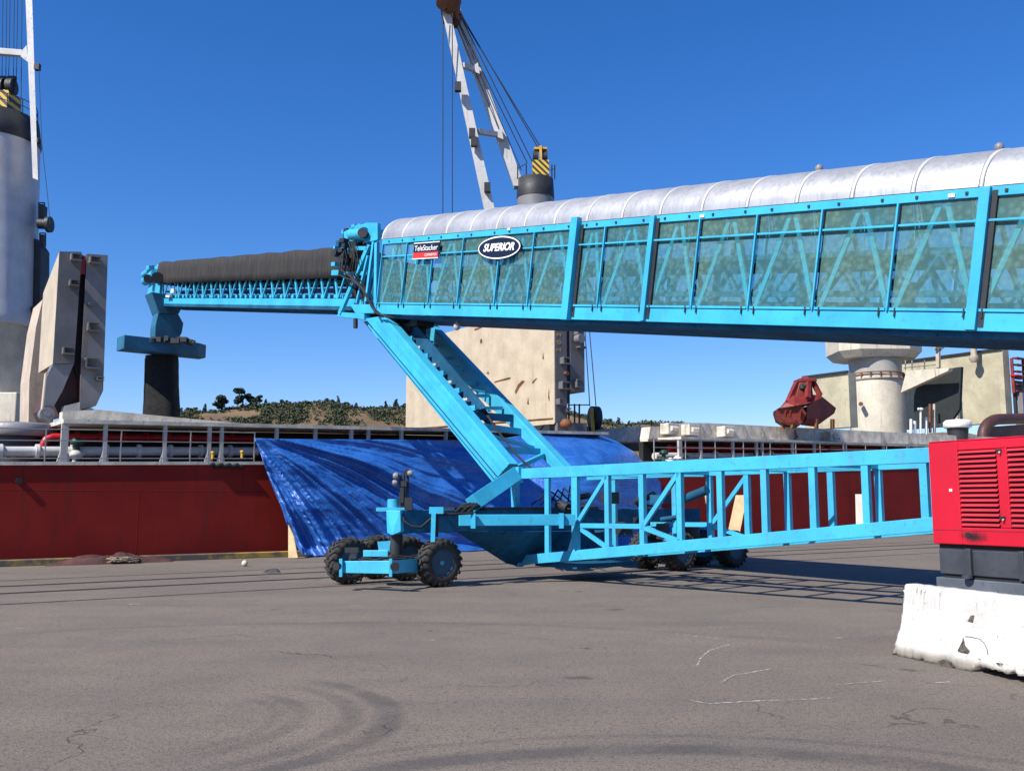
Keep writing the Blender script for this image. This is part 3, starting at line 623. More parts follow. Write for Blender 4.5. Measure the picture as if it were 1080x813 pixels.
def hatch_right():
    # big khaki panel right of the right-hand crane; broad face looks aft
    t = thing('hatch_cover', 'large khaki hatch cover standing open above the red generator', 'hatch cover', pq(1064, 448, 5), 'hatch covers standing open on the ship')
    o = 5.0
    q, z0 = onq(1062, 445, o); _, zt = onq(1066, 370, o)
    lo = QP(q, o, z0); hi = QP(q, o, zt)
    wd = 12.5
    mb = MB(); mb.hexa([lo, lo + INN * wd, hi + INN * wd, hi], [v + ES * .9 for v in (lo, lo + INN * wd, hi + INN * wd, hi)]); mb.build('cover_panel', M['beige2'], t)
    mb = MB(); mb.beam(hi + UP * .05 - ES * .05, hi + UP * .05 - ES * .05 + INN * wd, .25, .12); mb.build('top_edge', M['dark'], t)
    # end structure: red steps at frame edge
    mb = MB()
    for k in range(6): mb.box(pq(1074, 378 + k * 7, o - .2), ES * .55, INN * .2, UP * .05)
    for x in (1068, 1080): mb.box(pq(x, 396, o - .2), ES * .06, INN * .1, UP * 1.3)
    mb.build('access_ladder', M['redgrab'], t)
    mb = MB(); mb.box(pq(1074, 420, o - .1), ES * .6, INN * .1, UP * 1.3); mb.build('end_plate', M['dark'], t)
    mb = MB(); mb.box(pq(1074, 415 - 18.5, o - .35), ES * .7, INN * .25, UP * .05); mb.build('ledge', M['redpipe'], t)
    mb = MB(); mb.box(pq(1078, 440, o - .3), ES * .35, INN * .3, UP * 1.8); mb.build('support_column', M['towergrey'], t)
    # second panel beyond the crane tower
    t2 = thing('hatch_cover', 'khaki hatch cover standing open left of the right crane tower behind the red grab', 'hatch cover', pq(900, 448, 6), 'hatch covers standing open on the ship')
    o = 6.0; q, z0 = onq(897, 450, o); _, zt = onq(897, 393, o); lo = QP(q, o, z0); hi = QP(q, o, zt)
    mb = MB(); mb.hexa([lo, lo + INN * 3.4, hi + INN * 3.4, hi], [v + ES * .8 for v in (lo, lo + INN * 3.4, hi + INN * 3.4, hi)]); mb.build('cover_panel', M['beige2'], t2)
    MB().beam(hi + UP * .05 - ES * .05, hi + UP * .05 - ES * .05 + INN * 3.4, .25, .12).build('top_edge', M['dark'], t2)
    # wing bracket left of the big panel
    o = 8.0
    t3 = thing('deck_platform', 'pale wedge shaped platform with rusty posts between crane tower and khaki cover', 'platform', pq(970, 448, o))
    wp = lambda x, y: onplane(x, y, pq(950, 400, o), ES)
    mb = MB(); mb.prism([wp(950, 414), wp(956, 391), wp(1001, 388), wp(1000, 391)], ES * .5); mb.build('wedge_plate', M['tower'], t3)
    mb = MB(); mb.prism([wp(952, 445) + ES * 1.4, wp(952, 392) + ES * 1.4, wp(1002, 385) + ES * 1.4, wp(1000, 430) + ES * 1.4, wp(990, 445) + ES * 1.4], ES * .3); mb.build('backing_wall', M['coamdark'], t3)
    mb = MB(); mb.beam(pq(989.5, 388, o), pq(989.5, 372, o), .25, .25, ES); mb.beam(pq(985.5, 366, o), pq(994.5, 366, o), .2, .25); mb.beam(pq(989.5, 372, o), pq(986, 365, o), .15, .15); mb.beam(pq(989.5, 372, o), pq(994, 365, o), .15, .15); mb.build('boom_rest', M['rustwhite'], t3)
    mb = MB()
    for x in (955, 962, 975): mb.beam(pq(x, 390, o + .2), pq(x, 380, o + .2), .06, .06, ES)
    mb.beam(pq(953, 384, o + .2), pq(990, 380, o + .2), .05, .05); mb.beam(pq(953, 388, o + .2), pq(990, 384.5, o + .2), .05, .05); mb.build('handrail', M['railgrey'], t3)
    for x, y0, y1, mt in ((981, 450, 426, 'rust'), (985.5, 450, 426, 'rustwhite'), (961, 455, 442, 'white'), (965, 455, 444, 'white'), (977, 455, 440, 'white')):
        MB().beam(pq(x, y1, o - 2), pq(x, y0 + 6, o - 2), .14, .14, ES).build('deck_post', M[mt], t3)
    mb = MB(); mb.cyl(pq(971, 458, o - 2), pq(971, 433, o - 2), .07, n=8); mb.lathe(pq(971, 433, o - 2), [(.07, 0), (.18, .05), (.18, .15), (.05, .2)]); mb.beam(pq(971, 432, o - 2), pq(968.5, 431, o - 2), .12, .12); mb.build('deck_lamp', M['white'], t3)
    # mushroom vent and brown pipe arch on the deck by the generator
    o = 2.6
    c = pq(1011, 470, o); zt = pq(1011, 447, o).z
    t4 = thing('mushroom_vent', 'white capped mushroom vent on deck above left end of red generator', 'vent', c)
    mb = MB(); mb.lathe(Vector((c.x, c.y, zt - .15)), [(.78, -.12), (.86, -.05), (.84, .25), (.7, .38), (.1, .45)], n=30); mb.build('vent_cap', M['white'], t4)
    mb = MB(); mb.lathe(Vector((c.x, c.y, zdeck(60))), [(.45, 0), (.5, .6), (.66, zt - .2 - zdeck(60))], n=24); mb.build('vent_trunk', M['dark'], t4)
    o = 3.6; pts = []
    t5 = thing('pipe_arch', 'dark brown curved duct behind the generator at right edge', 'duct', pq(1035, 470, o))
    for k in range(9):
        g = math.pi * .5 * k / 8; pts.append(pq(1054 - 17 * math.cos(g), 459 - 17 * math.sin(g), o))
    pts = [pq(1037, 480, o)] + pts + [pq(1100, 441, o)]
    MB().tube(pts, .38, 16).build('duct_bend', M['brown'], t5)
    MB().prism([pq(1044, 480, o + .3), pq(1044, 450, o + .3), pq(1100, 446, o + .3), pq(1100, 480, o + .3)], INN * .4).build('duct_casing', M['brown'], t5)
M['rustwhite'] = paint('rust_streaked_white_paint', (.45, .38, .30), .65, var=.3, dirt=(.2, .08, .03), dirt_amt=.8, rust=.4)
hatch_right()

def tower(x, yb, off):
    return pq(x, yb, off)
def crane_right():
    off = 11; Y = tower(926, 452, off).y
    c = at(926, 452, Y); t = thing('deck_crane', 'cream crane tower right of the red grab, its octagonal housing touching the conveyor', 'crane', c, 'cargo cranes on the ship deck')
    zb = zdeck(60) - .3
    k = Y / 1000
    def zz(y): return at(926, y, Y).z
    mb = MB(); mb.lathe(Vector((c.x, c.y, 0)), [(28.5 * k, zb), (28 * k, zz(452)), (27 * k, zz(402)), (26.8 * k, zz(401))], n=48); mb.build('lower_tower', M['tower'], t)
    mb = MB(); mb.lathe(Vector((c.x, c.y, 0)), [(27.3 * k, zz(403)), (28.6 * k, zz(402)), (28.6 * k, zz(400)), (26.5 * k, zz(399))], n=48); mb.build('tower_ring', M['rustwhite'], t)
    mb = MB(); mb.lathe(Vector((c.x, c.y, 0)), [(26 * k, zz(400)), (27 * k, zz(375)), (27.5 * k, zz(370))], n=48); mb.build('upper_tower', M['towerpale'], t)
    # housing: chamfered box
    w_ = 44 * k; pts = []
    for (a, b) in ((-1, -.45), (-.62, -.85), (.55, -.85), (1, -.4), (1, .6), (.5, .9), (-.6, .9), (-1, .6)): pts.append((a * w_, b * w_ * .9))
    z0, z1 = zz(380), zz(345)
    bot = [Vector((c.x + a * .86, c.y + b * .86, z0)) for a, b in pts]; mid = [Vector((c.x + a, c.y + b, z0 + .5)) for a, b in pts]; top = [Vector((c.x + a, c.y + b, z1)) for a, b in pts]
    n = 8; mb = MB(); mb.add(bot + mid + top, [tuple(range(n)), tuple(range(2 * n, 3 * n))] + [(j * n + i, j * n + (i + 1) % n, (j + 1) * n + (i + 1) % n, (j + 1) * n + i) for j in (0, 1) for i in range(n)]); mb.build('crane_housing', M['tower'], t)
    mb = MB()
    for i in range(10):
        g = math.pi + math.pi * i / 9; r = 28.3 * k; p = Vector((c.x + r * math.cos(g), c.y + r * math.sin(g), zz(401))); mb.beam(p, p + UP * .4, .1, .1, ES)
    mb.tube([Vector((c.x + 28.3 * k * math.cos(math.pi + math.pi * i / 20), c.y + 28.3 * k * math.sin(math.pi + math.pi * i / 20), zz(401) + .4)) for i in range(21)], .04, 6)
    mb.build('handrail', M['rust'], t)
    # access ladder column left of the tower
    p0 = at(893, 450, Y); p1 = at(896, 395, Y); mb = MB(); mb.beam(p0, p1, .08, .08); mb.beam(p0 + Vector((.5, 0, 0)), p1 + Vector((.5, 0, 0)), .08, .08)
    for i in range(14): q = p0.lerp(p1, i / 14); mb.beam(q, q + Vector((.5, 0, 0)), .05, .05, UP)
    mb.build('ladder', M['rustwhite'], t)
    mb = MB(); mb.cyl(at(908, 426, Y - 27 * k - .05), at(908, 426, Y - 20 * k), .16, n=12); mb.build('lug', M['rust'], t)
    # folded boom hint: jib heels going up behind the conveyor roof level
    mb = MB(); mb.box(Vector((c.x, c.y + .5, z1 + .7)), Vector((w_ * .7, 0, 0)), Vector((0, w_ * .5, 0)), UP * .7); mb.build('crane_cabin', M['towerpale'], t)
    # hydraulic pendant right
    p = at(1027, 356, Y); mb = MB(); mb.cyl(p, at(1027, 375, Y), .22, n=10); mb.lathe(at(1027, 375, Y), [(.3, 0), (.35, -.2), (.2, -.5)]); mb.build('hanging_block', M['rustwhite'], t)
M['towerpale'] = paint('pale_grey_tower_paint', (.36, .34, .30), .6, var=.15, dirt=(.25, .2, .13), dirt_amt=.4, streak=.3)
crane_right()

def crane_left():
    Y = 46.0; cx = at(-6, 300, Y).x; k = Y / 1000
    t = thing('deck_crane', 'tall silver grey crane tower at left edge with white jib and striped head', 'crane', (cx, Y, zdeck(0)), 'cargo cranes on the ship deck')
    def zz(y): return at(0, y, Y).z
    C = Vector((cx, Y, 0))
    zl0, zl1 = zz(430), zz(140); sl_ = (at(-6, 140, Y).x - at(-6, 430, Y).x) / (zl1 - zl0); xl0 = at(-6, 430, Y).x - cx
    class LMB(MB):
        def build(s_, *a, **k_):
            s_.v = [Vector((v.x + xl0 + (v.z - zl0) * sl_, v.y, v.z)) for v in s_.v]; return MB.build(s_, *a, **k_)
    LMB().lathe(C, [(33 * k, zz(455)), (33.5 * k, zz(420)), (36 * k, zz(346)), (38.5 * k, zz(344))], n=48).build('lower_tower', M['towerL2'], t)
    LMB().lathe(C, [(40 * k, zz(345)), (41.5 * k, zz(342)), (41 * k, zz(336)), (45.5 * k, zz(152))], n=48).build('upper_tower', M['towerL'], t)
    LMB().lathe(C, [(46 * k, zz(153)), (47 * k, zz(150)), (44.5 * k, zz(126)), (30 * k, zz(124))], n=48).build('head_ring', M['dark'], t)
    mb = MB(); c = at(-5, 112, Y); mb.box(c, Vector((21 * k, 0, 0)), Vector((0, .6, 0)), UP * 13 * k); mb.build('sheave_housing', M['hazard'], t)
    for dx in (-12, 2, 12):
        c = at(dx, 92, Y - .3); mb = MB(); mb.cyl(c - Vector((.15, 0, 0)), c + Vector((.15, 0, 0)), .42, n=20); mb.box(c + UP * .1, Vector((.2, 0, 0)), Vector((0, .1, 0)), UP * .45); mb.build('sheave', M['dark'], t)
    # service platform and cabin parts on the right side
    mb = MB(); mb.prism([at(33, 345, Y), at(42, 347, Y), at(43, 262, Y), at(35, 250, Y)], Vector((0, .9, 0))); mb.build('side_duct', M['dark'], t)
    mb = MB(); mb.cyl(at(41, 236, Y - .3), at(54, 237, Y - .3), .26, n=14); mb.cyl(at(50, 237, Y - .4), at(53.5, 237, Y - .4), .40, n=14)
    for (a, b, c_, d) in ((41, 214, 47, 228), (42, 246, 48, 260)):
        mb.beam(at(a, b, Y), at(c_, b, Y), .05, .05); mb.beam(at(a, d, Y), at(c_, d, Y), .05, .05); mb.beam(at(c_, b, Y), at(c_, d, Y), .05, .05); mb.beam(at(a, b, Y), at(a, d, Y), .05, .05)
        mb.box(at((a + c_) / 2, (b + d) / 2, Y + .1), Vector((.09, 0, 0)), Vector((0, .1, 0)), UP * .25)
    mb.box(at(45, 228, Y), Vector((.12, 0, 0)), Vector((0, .2, 0)), UP * .5)
    mb.build('slewing_motor', M['dark'], t)
    mb = MB(); mb.box(at(39, 149, Y - .5), Vector((.13, 0, 0)), Vector((0, .15, 0)), UP * .11); mb.build('jib_hinge', M['dark'], t)
    # jib leg (in front of the tower) and cross-brace
    Yj = Y - 1.6
    mb = MB(); mb.hexa([at(24.5, -60, Yj + .5), at(32, -60, Yj + .5), at(32, -60, Yj + 1.1), at(24.5, -60, Yj + 1.1)], [at(34.5, 188, Yj), at(40, 190, Yj), at(40, 190, Yj + .6), at(34.5, 188, Yj + .6)]); mb.build('jib', M['jib'], t)
    mb = MB(); mb.hexa([at(-70, -60, Yj + .5), at(-66, -60, Yj + .5), at(-66, -60, Yj + 1.1), at(-70, -60, Yj + 1.1)], [at(-52, 188, Yj), at(-46, 190, Yj), at(-46, 190, Yj + .6), at(-52, 188, Yj + .6)]); mb.build('jib', M['jib'], t)
    mb = MB(); mb.beam(at(-62, 50, Yj + .6), at(24, 57, Yj + .6), .3, .3, Vector((0, 1, 0))); mb.prism([at(22, 55, Yj + .3), at(28, 48, Yj + .3), at(30, 66, Yj + .3), at(22, 60, Yj + .3)], Vector((0, .5, 0))); mb.build('jib_brace', M['jib'], t)
    mb = MB(); mb.box(at(39.5, 71, Yj + .3), Vector((.12, 0, 0)), Vector((0, .12, 0)), UP * .16); mb.cyl(at(36, 72, Yj + .3), at(39, 72, Yj + .3), .04, n=6); mb.build('jib_lamp', M['dark'], t)
    for x0, x1 in ((4, 2), (8, 6), (12, 9), (16, 14), (20, 17), (24, 22), (-4, -5)):
        MB().cyl(at(x0, -80, Yj + .8), at(x1, 92 if x1 < 20 else 124, Y - .3), .018, n=5).build('hoist_cable', M['cable'], t)
    MB().tube([at(41, 72, Yj), at(44, 150, Yj), at(50, 205, Yj), at(53, 236, Yj)], .014, 5).build('power_cable', M['cable'], t)
    mb = LMB()
    for i in range(7):
        g = -math.pi / 2 + math.pi * i / 8; r = 43 * k; p = Vector((cx + r * math.cos(g), Y + r * math.sin(g), zz(126))); mb.beam(p, p + UP * .75, .04, .04, ES)
    for hh in (.38, .75): mb.tube([Vector((cx + 43 * k * math.cos(-math.pi / 2 + math.pi * i / 20), Y + 43 * k * math.sin(-math.pi / 2 + math.pi * i / 20), zz(126) + hh)) for i in range(18)], .02, 5)
    mb.build('handrail', M['dark'], t)
    c = at(2, 432, Y - 1.5); mb = MB(); mb.box(c, Vector((28 * k, 0, 0)), Vector((0, 1.2, 0)), UP * 15 * k); mb.build('tower_base', M['tower'], t, bevel=.05)
    mb = MB(); mb.tube([at(25, 328, Y), at(32, 326, Y), at(41, 327, Y - .2)], .16, 8); mb.build('strut', M['brown'], t)
M['towerL'] = paint('silver_grey_tower_paint', (.46, .45, .465), .45, metal=0, var=.12, dirt=(.16, .14, .12), dirt_amt=.3, streak=.25)
M['towerL2'] = paint('stained_grey_tower_paint', (.44, .41, .34), .55, var=.18, dirt=(.14, .12, .09), dirt_amt=.4, streak=.45)
crane_left()

def crane_centre():
    Y = 62.0; k = Y / 1000; c = at(565, 300, Y)
    t = thing('deck_crane', 'crane behind the silver roof with raised double jib and striped head', 'crane', (c.x, Y, zdeck(30)), 'cargo cranes on the ship deck')
    def zz(y): return at(565, y, Y).z
    C = Vector((c.x, c.y, 0))
    MB().lathe(C, [(17 * k, zdeck(30)), (17 * k, zz(330)), (20.5 * k, zz(320)), (20 * k, zz(209))], n=40).build('crane_tower', M['towergrey'], t)
    MB().lathe(C, [(20.5 * k, zz(210)), (20.5 * k, zz(206)), (19.5 * k, zz(190)), (12 * k, zz(189))], n=40).build('head_ring', M['dark'], t)
    mb = MB(); mb.box(at(570, 181, Y), Vector((9 * k, 0, 0)), Vector((0, .6, 0)), UP * 9.5 * k); mb.build('sheave_housing', M['hazard'], t)
    for dx in (565, 575):
        mb = MB(); mb.cyl(at(dx - 3, 166, Y), at(dx + 2.4, 166, Y), .40, n=18); mb.build('sheave', M['dark'], t)
    mb = MB(); mb.box(at(570, 164, Y), Vector((1.3 * k, 0, 0)), Vector((0, .5, 0)), UP * 8 * k); mb.box(at(570, 158, Y), Vector((7 * k, 0, 0)), Vector((0, .3, 0)), UP * 1 * k); mb.build('sheave_frame', M['yellow'], t)
    tip = at(475, 2, Y - 2)
    def jb(xa0, xa1, ya, xb0, xb1, yb, Ya, Yb, mt='jib'):
        mb = MB(); d = Vector((0, .8, 0)); mb.hexa([at(xa0, ya, Ya), at(xa1, ya, Ya), at(xa1, ya, Ya) + d, at(xa0, ya, Ya) + d], [at(xb0, yb, Yb), at(xb1, yb, Yb), at(xb1, yb, Yb) + d, at(xb0, yb, Yb) + d])
        return mb.build('jib', M[mt], t)
    jb(465, 473, 5, 511, 522, 222, Y - 1.5, Y - 2.2); jb(474, 484, 5, 542, 553, 196, Y + .2, Y - .4)
    mb = MB(); mb.prism([at(464, 6, Y - 2), at(465, -8, Y - 2), at(483, -8, Y - 2), at(485, 5, Y - 2), at(481, 12, Y - 2), at(471, 11, Y - 2)], Vector((0, 2.4, 0))); mb.cyl(at(466, 4, Y - 2.3), at(468, 2, Y - 1.5), .4, n=12); mb.cyl(at(477, 4, Y - 2.3), at(479, 2, Y - 1.5), .5, n=12); mb.build('jib_head', M['rust'], t)
    for (xa, ya, xb, yb) in ((488, 69, 503, 72), (504, 139, 528, 141)):
        mb = MB(); mb.beam(at(xa, ya, Y - 1.6), at(xb - 5, yb + 1, Y - .6), .32, .32, UP); mb.prism([at(xb - 6, yb - 1, Y - .7), at(xb + 1, yb - 6, Y - .7), at(xb + 3, yb + 6, Y - .7), at(xb - 5, yb + 3, Y - .7)], Vector((0, .5, 0))); mb.build('jib_brace', M['jib'], t)
    for (x, y) in ((483, 92), (498, 141), (500, 150), (514, 198)):
        mb = MB(); mb.box(at(x, y, Y - 2.4), Vector((.2, 0, 0)), Vector((0, .2, 0)), UP * .3); mb.build('jib_lamp', M['dark'], t)
    # luffing cables from head to jib top
    for i, (xa, ya, xb, yb) in enumerate(((480, 8, 571, 157), (482, 8, 568, 157), (483, 12, 562, 172), (478, 12, 556, 172), (479, 14, 550, 180), (476, 14, 548, 190))):
        MB().cyl(at(xa, ya, Y - 1), at(xb, yb, Y), .035 if i < 4 else .03, n=5).build('luffing_cable', M['cable'], t)
    for (xa, xb) in ((467, 467), (477, 477)):
        MB().cyl(at(xa, 14, Y - 2), at(xb, 330, Y - 2), .035, n=5).build('hoist_cable', M['cable'], t)
    for xs, (xa, ya, xb, yb) in (((546, 555), (546, 178, 556, 172)), ((582, 585), (580, 180, 585, 178))):
        mb = MB()
        for x in xs: mb.beam(at(x, 189, Y - .6), at(x, 174, Y - .6), .06, .06, ES)
        mb.beam(at(xa, ya, Y - .6), at(xb, yb, Y - .6), .05, .05); mb.build('handrail', M['dark'], t)
    # outrigger arm that carries the stowed hook block cables
    mb = MB(); mb.beam(at(575, 318, Y), at(618, 318, Y), .5, .5); mb.build('outrigger', M['towergrey'], t)
    t2 = thing('hook_block', 'yellow and black crane hook block hanging right of the cream hatch cover', 'hook block', at(625, 440, Y - 12))
    Yk = Y - 12
    for (xa, xb) in ((615, 622), (619, 628.5)): MB().cyl(at(xa, 318, Y), at(xb, 428, Yk), .03, n=5).build('hook_cable', M['cable'], t2)
    mb = MB(); mb.lathe(at(627, 441, Yk) - Vector((0, .15, 0)), [(.05, -.22), (.62, -.2), (.62, .2), (.05, .22)], ax=Vector((1, .3, 0)), n=24); mb.build('block_cheek', M['dark'], t2)
    mb = MB(); mb.prism([at(622.5, 430, Yk - .7), at(626, 430, Yk - .7), at(627.5, 455, Yk - .7), at(624, 456, Yk - .7)], Vector((0, .25, 0))); mb.build('yellow_cheek', M['yellow'], t2)
    mb = MB(); mb.tube([at(625, 454, Yk), at(625, 459, Yk), at(628, 462, Yk), at(630, 458, Yk)], .12, 8); mb.build('hook', M['dark'], t2)
crane_centre()

def grab():
    Y = 50.0; c = at(850, 450, Y); t = thing('grab_bucket', 'rusty red clamshell grab bucket resting on the ship deck', 'grab bucket', c); k = Y / 1000
    def P(x, y, d=0): return at(x, y, Y + d)
    # left shell: faceted scoop
    mb = MB()
    a = [P(819, 431, -1), P(843, 425, -1.6), P(851, 436, -1.6), P(846, 447, -1.4), P(830, 446, -1.0), P(822, 441, -.9)]
    b = [v + Vector((.5, 2.6, 0)) for v in a]; n = len(a)
    mb.add(a + b, [tuple(range(n)), tuple(range(n, 2 * n))] + [(i, (i + 1) % n, n + (i + 1) % n, n + i) for i in range(n)]); mb.build('bucket_shell', M['redgrab'], t, bevel=.05)
    mb = MB(); a = [P(851, 428, -1.5), P(866, 417, -.6), P(882, 430, .2), P(880, 436, .2), P(866, 446, -.4), P(850, 444, -1.3)]
    b = [v + Vector((.5, 2.6, 0)) for v in a]; mb.add(a + b, [tuple(range(n)), tuple(range(n, 2 * n))] + [(i, (i + 1) % n, n + (i + 1) % n, n + i) for i in range(n)]); mb.build('bucket_shell', M['redgrab'], t, bevel=.05)
    mb = MB(); mb.prism([P(829, 425, -1.3), P(836, 417, -.9), P(866, 416, -.6), P(868, 420, -.6), P(851, 426, -1.7), P(838, 428, -1.7), P(820, 431, -1.2)], Vector((.3, 2.2, 0))); mb.build('lower_frame', M['redgrab'], t, bevel=.04)
    mb = MB(); mb.hexa([P(838, 422, -1), P(858, 420, -.8), P(858, 420, 1), P(838, 422, 1)], [P(843, 403, -.6), P(856, 403, -.6), P(856, 403, .6), P(843, 403, .6)]); mb.box(P(849, 402), Vector((9 * k, 0, 0)), Vector((0, .6, 0)), UP * 2 * k); mb.cyl(P(846, 399.5), P(852, 399.5), .12, n=10); mb.build('head_block', M['redgrab'], t, bevel=.04)
    for (xa, ya, xb, yb, d) in ((840, 404, 831, 424, -1), (857, 402, 865, 417, -.5), (852, 404, 852, 420, -1.4), (843, 404, 838, 424, .8)):
        mb = MB(); mb.beam(P(xa, ya, d * .4), P(xb, yb, d), .22, .22, ES); mb.build('arm', M['redgrab'], t)
    mb = MB(); mb.cyl(P(846, 407, -.75), P(849, 407, -.75), .16, n=12); mb.cyl(P(846, 407, -.8), P(846, 410, -.8), .14, n=12); mb.build('motor', M['green'], t)
    for x, d in ((826, 0), (836, -1), (861, -1), (878, 0)):
        mb = MB(); mb.beam(P(x, 452, d), P(x, 442, d), .16, .16, ES); mb.build('foot', M['rust'], t)
    for x in (829, 834, 845):
        mb = MB(); mb.beam(P(x, 433, -1.68), P(x - .8, 440, -1.5), .08, .12, INN); mb.build('gusset', M['redgrab'], t)
    mb = MB(); mb.hexa([P(842, 430, -1.2), P(858, 428, -1.0), P(858, 428, .8), P(842, 430, .8)], [P(844, 445, -1.1), P(857, 444, -.9), P(857, 444, .8), P(844, 445, .8)]); mb.build('hinge_core', M['redgrab'], t)
grab()

# ------------------------------------------------------------------ blue tarpaulin over the ship's side
def tarp():
    def lerp_tab(tab, x):
        for i in range(len(tab) - 1):
            if x <= tab[i + 1][0]:
                t = (x - tab[i][0]) / (tab[i + 1][0] - tab[i][0]); t = max(0, min(1, t)); t = t * t * (3 - 2 * t) if len(tab[0]) > 2 else t
                return tab[i][1] * (1 - t) + tab[i + 1][1] * t
        return tab[-1][1]
    topy = [(268, 462), (300, 463), (470, 464), (520, 464), (552, 459), (575, 456), (605, 455.5), (630, 458), (650, 465), (668, 476), (684, 492), (700, 512)]
    boty = [(318, 585), (345, 588), (420, 587), (500, 585), (600, 580), (700, 574)]
    left = [(0, 268), (.12, 274), (.35, 284), (.6, 297), (.75, 303), (1, 318)]
    nx, ny = 240, 110; vs = []
    for j in range(ny + 1):
        v = j / ny; xl = lerp_tab(left, v)
        for i in range(nx + 1):
            u = i / nx; x = xl + (698 - xl) * u
            xt = 268 + (698 - 268) * u; xb = 318 + (698 - 318) * u
            yt = lerp_tab(topy, xt); yb = lerp_tab(boty, xb); y = yt * (1 - v) + yb * v
            # belly: hangs off the rail, bulges towards the quay
            off = .30 - 1.05 * math.sin(min(1, v) * math.pi * .5) ** 1.2
            dome = math.exp(-((x - 615) / 60) ** 2); off -= 1.3 * dome * math.sin(math.pi * min(1, v * 1.1)) ** .6
            if v < .3: off += dome * (1 - v / .3) ** 2 * 1.6
            # folds radiating from the tied top-left corner
            dx, dy = x - 262, y - 455; rr = math.hypot(dx, dy); an = math.atan2(dy, dx)
            amp = min(1, rr / 120) * math.exp(-max(0, x - 430) / 90) * .30 * (.2 + .8 * min(1, an / .30))
            an2 = an + .04 * math.sin(rr * .02) + .03 * noise.noise(Vector((x * .02, y * .02, 0)))
            fold = (1 - abs(math.sin(an2 * 9.5 + .4))) ** 2.2 + .55 * (1 - abs(math.sin(an2 * 21 + 1.1))) ** 2.5 + .25 * (1 - abs(math.sin(an2 * 43 + .2 + rr * .004))) ** 2
            off -= amp * 2.1 * (fold - .45)
            off += .12 * noise.fractal(Vector((x * .013, y * .04, 2)), 1, 2, 3)
            off += .03 * noise.fractal(Vector((an2 * 22, rr * .012, 5)), 1, 2, 3)
            # wavy hem
            if v > .9: off -= (v - .9) * 10 * .35 * (1 + noise.noise(Vector((x * .05, 0, 9))))
            q, z = onq(x, y, 0.0); z = max(z, .03) if v < 1 else max(z, .02)
            qq, zz_ = onq(x, y, off); vs.append(QP(qq, off, max(zz_, .03)))
    fs = [(j * (nx + 1) + i, j * (nx + 1) + i + 1, (j + 1) * (nx + 1) + i + 1, (j + 1) * (nx + 1) + i) for j in range(ny) for i in range(nx)]
    o = MB().add(vs, fs, True).build('tarpaulin', M['tarp'], recalc=False)
    so_ = o.modifiers.new('thick', 'SOLIDIFY'); so_.thickness = .01
    tag(o, 'large wrinkled blue tarpaulin draped over the ship side behind the machine', 'tarpaulin')
tarp()

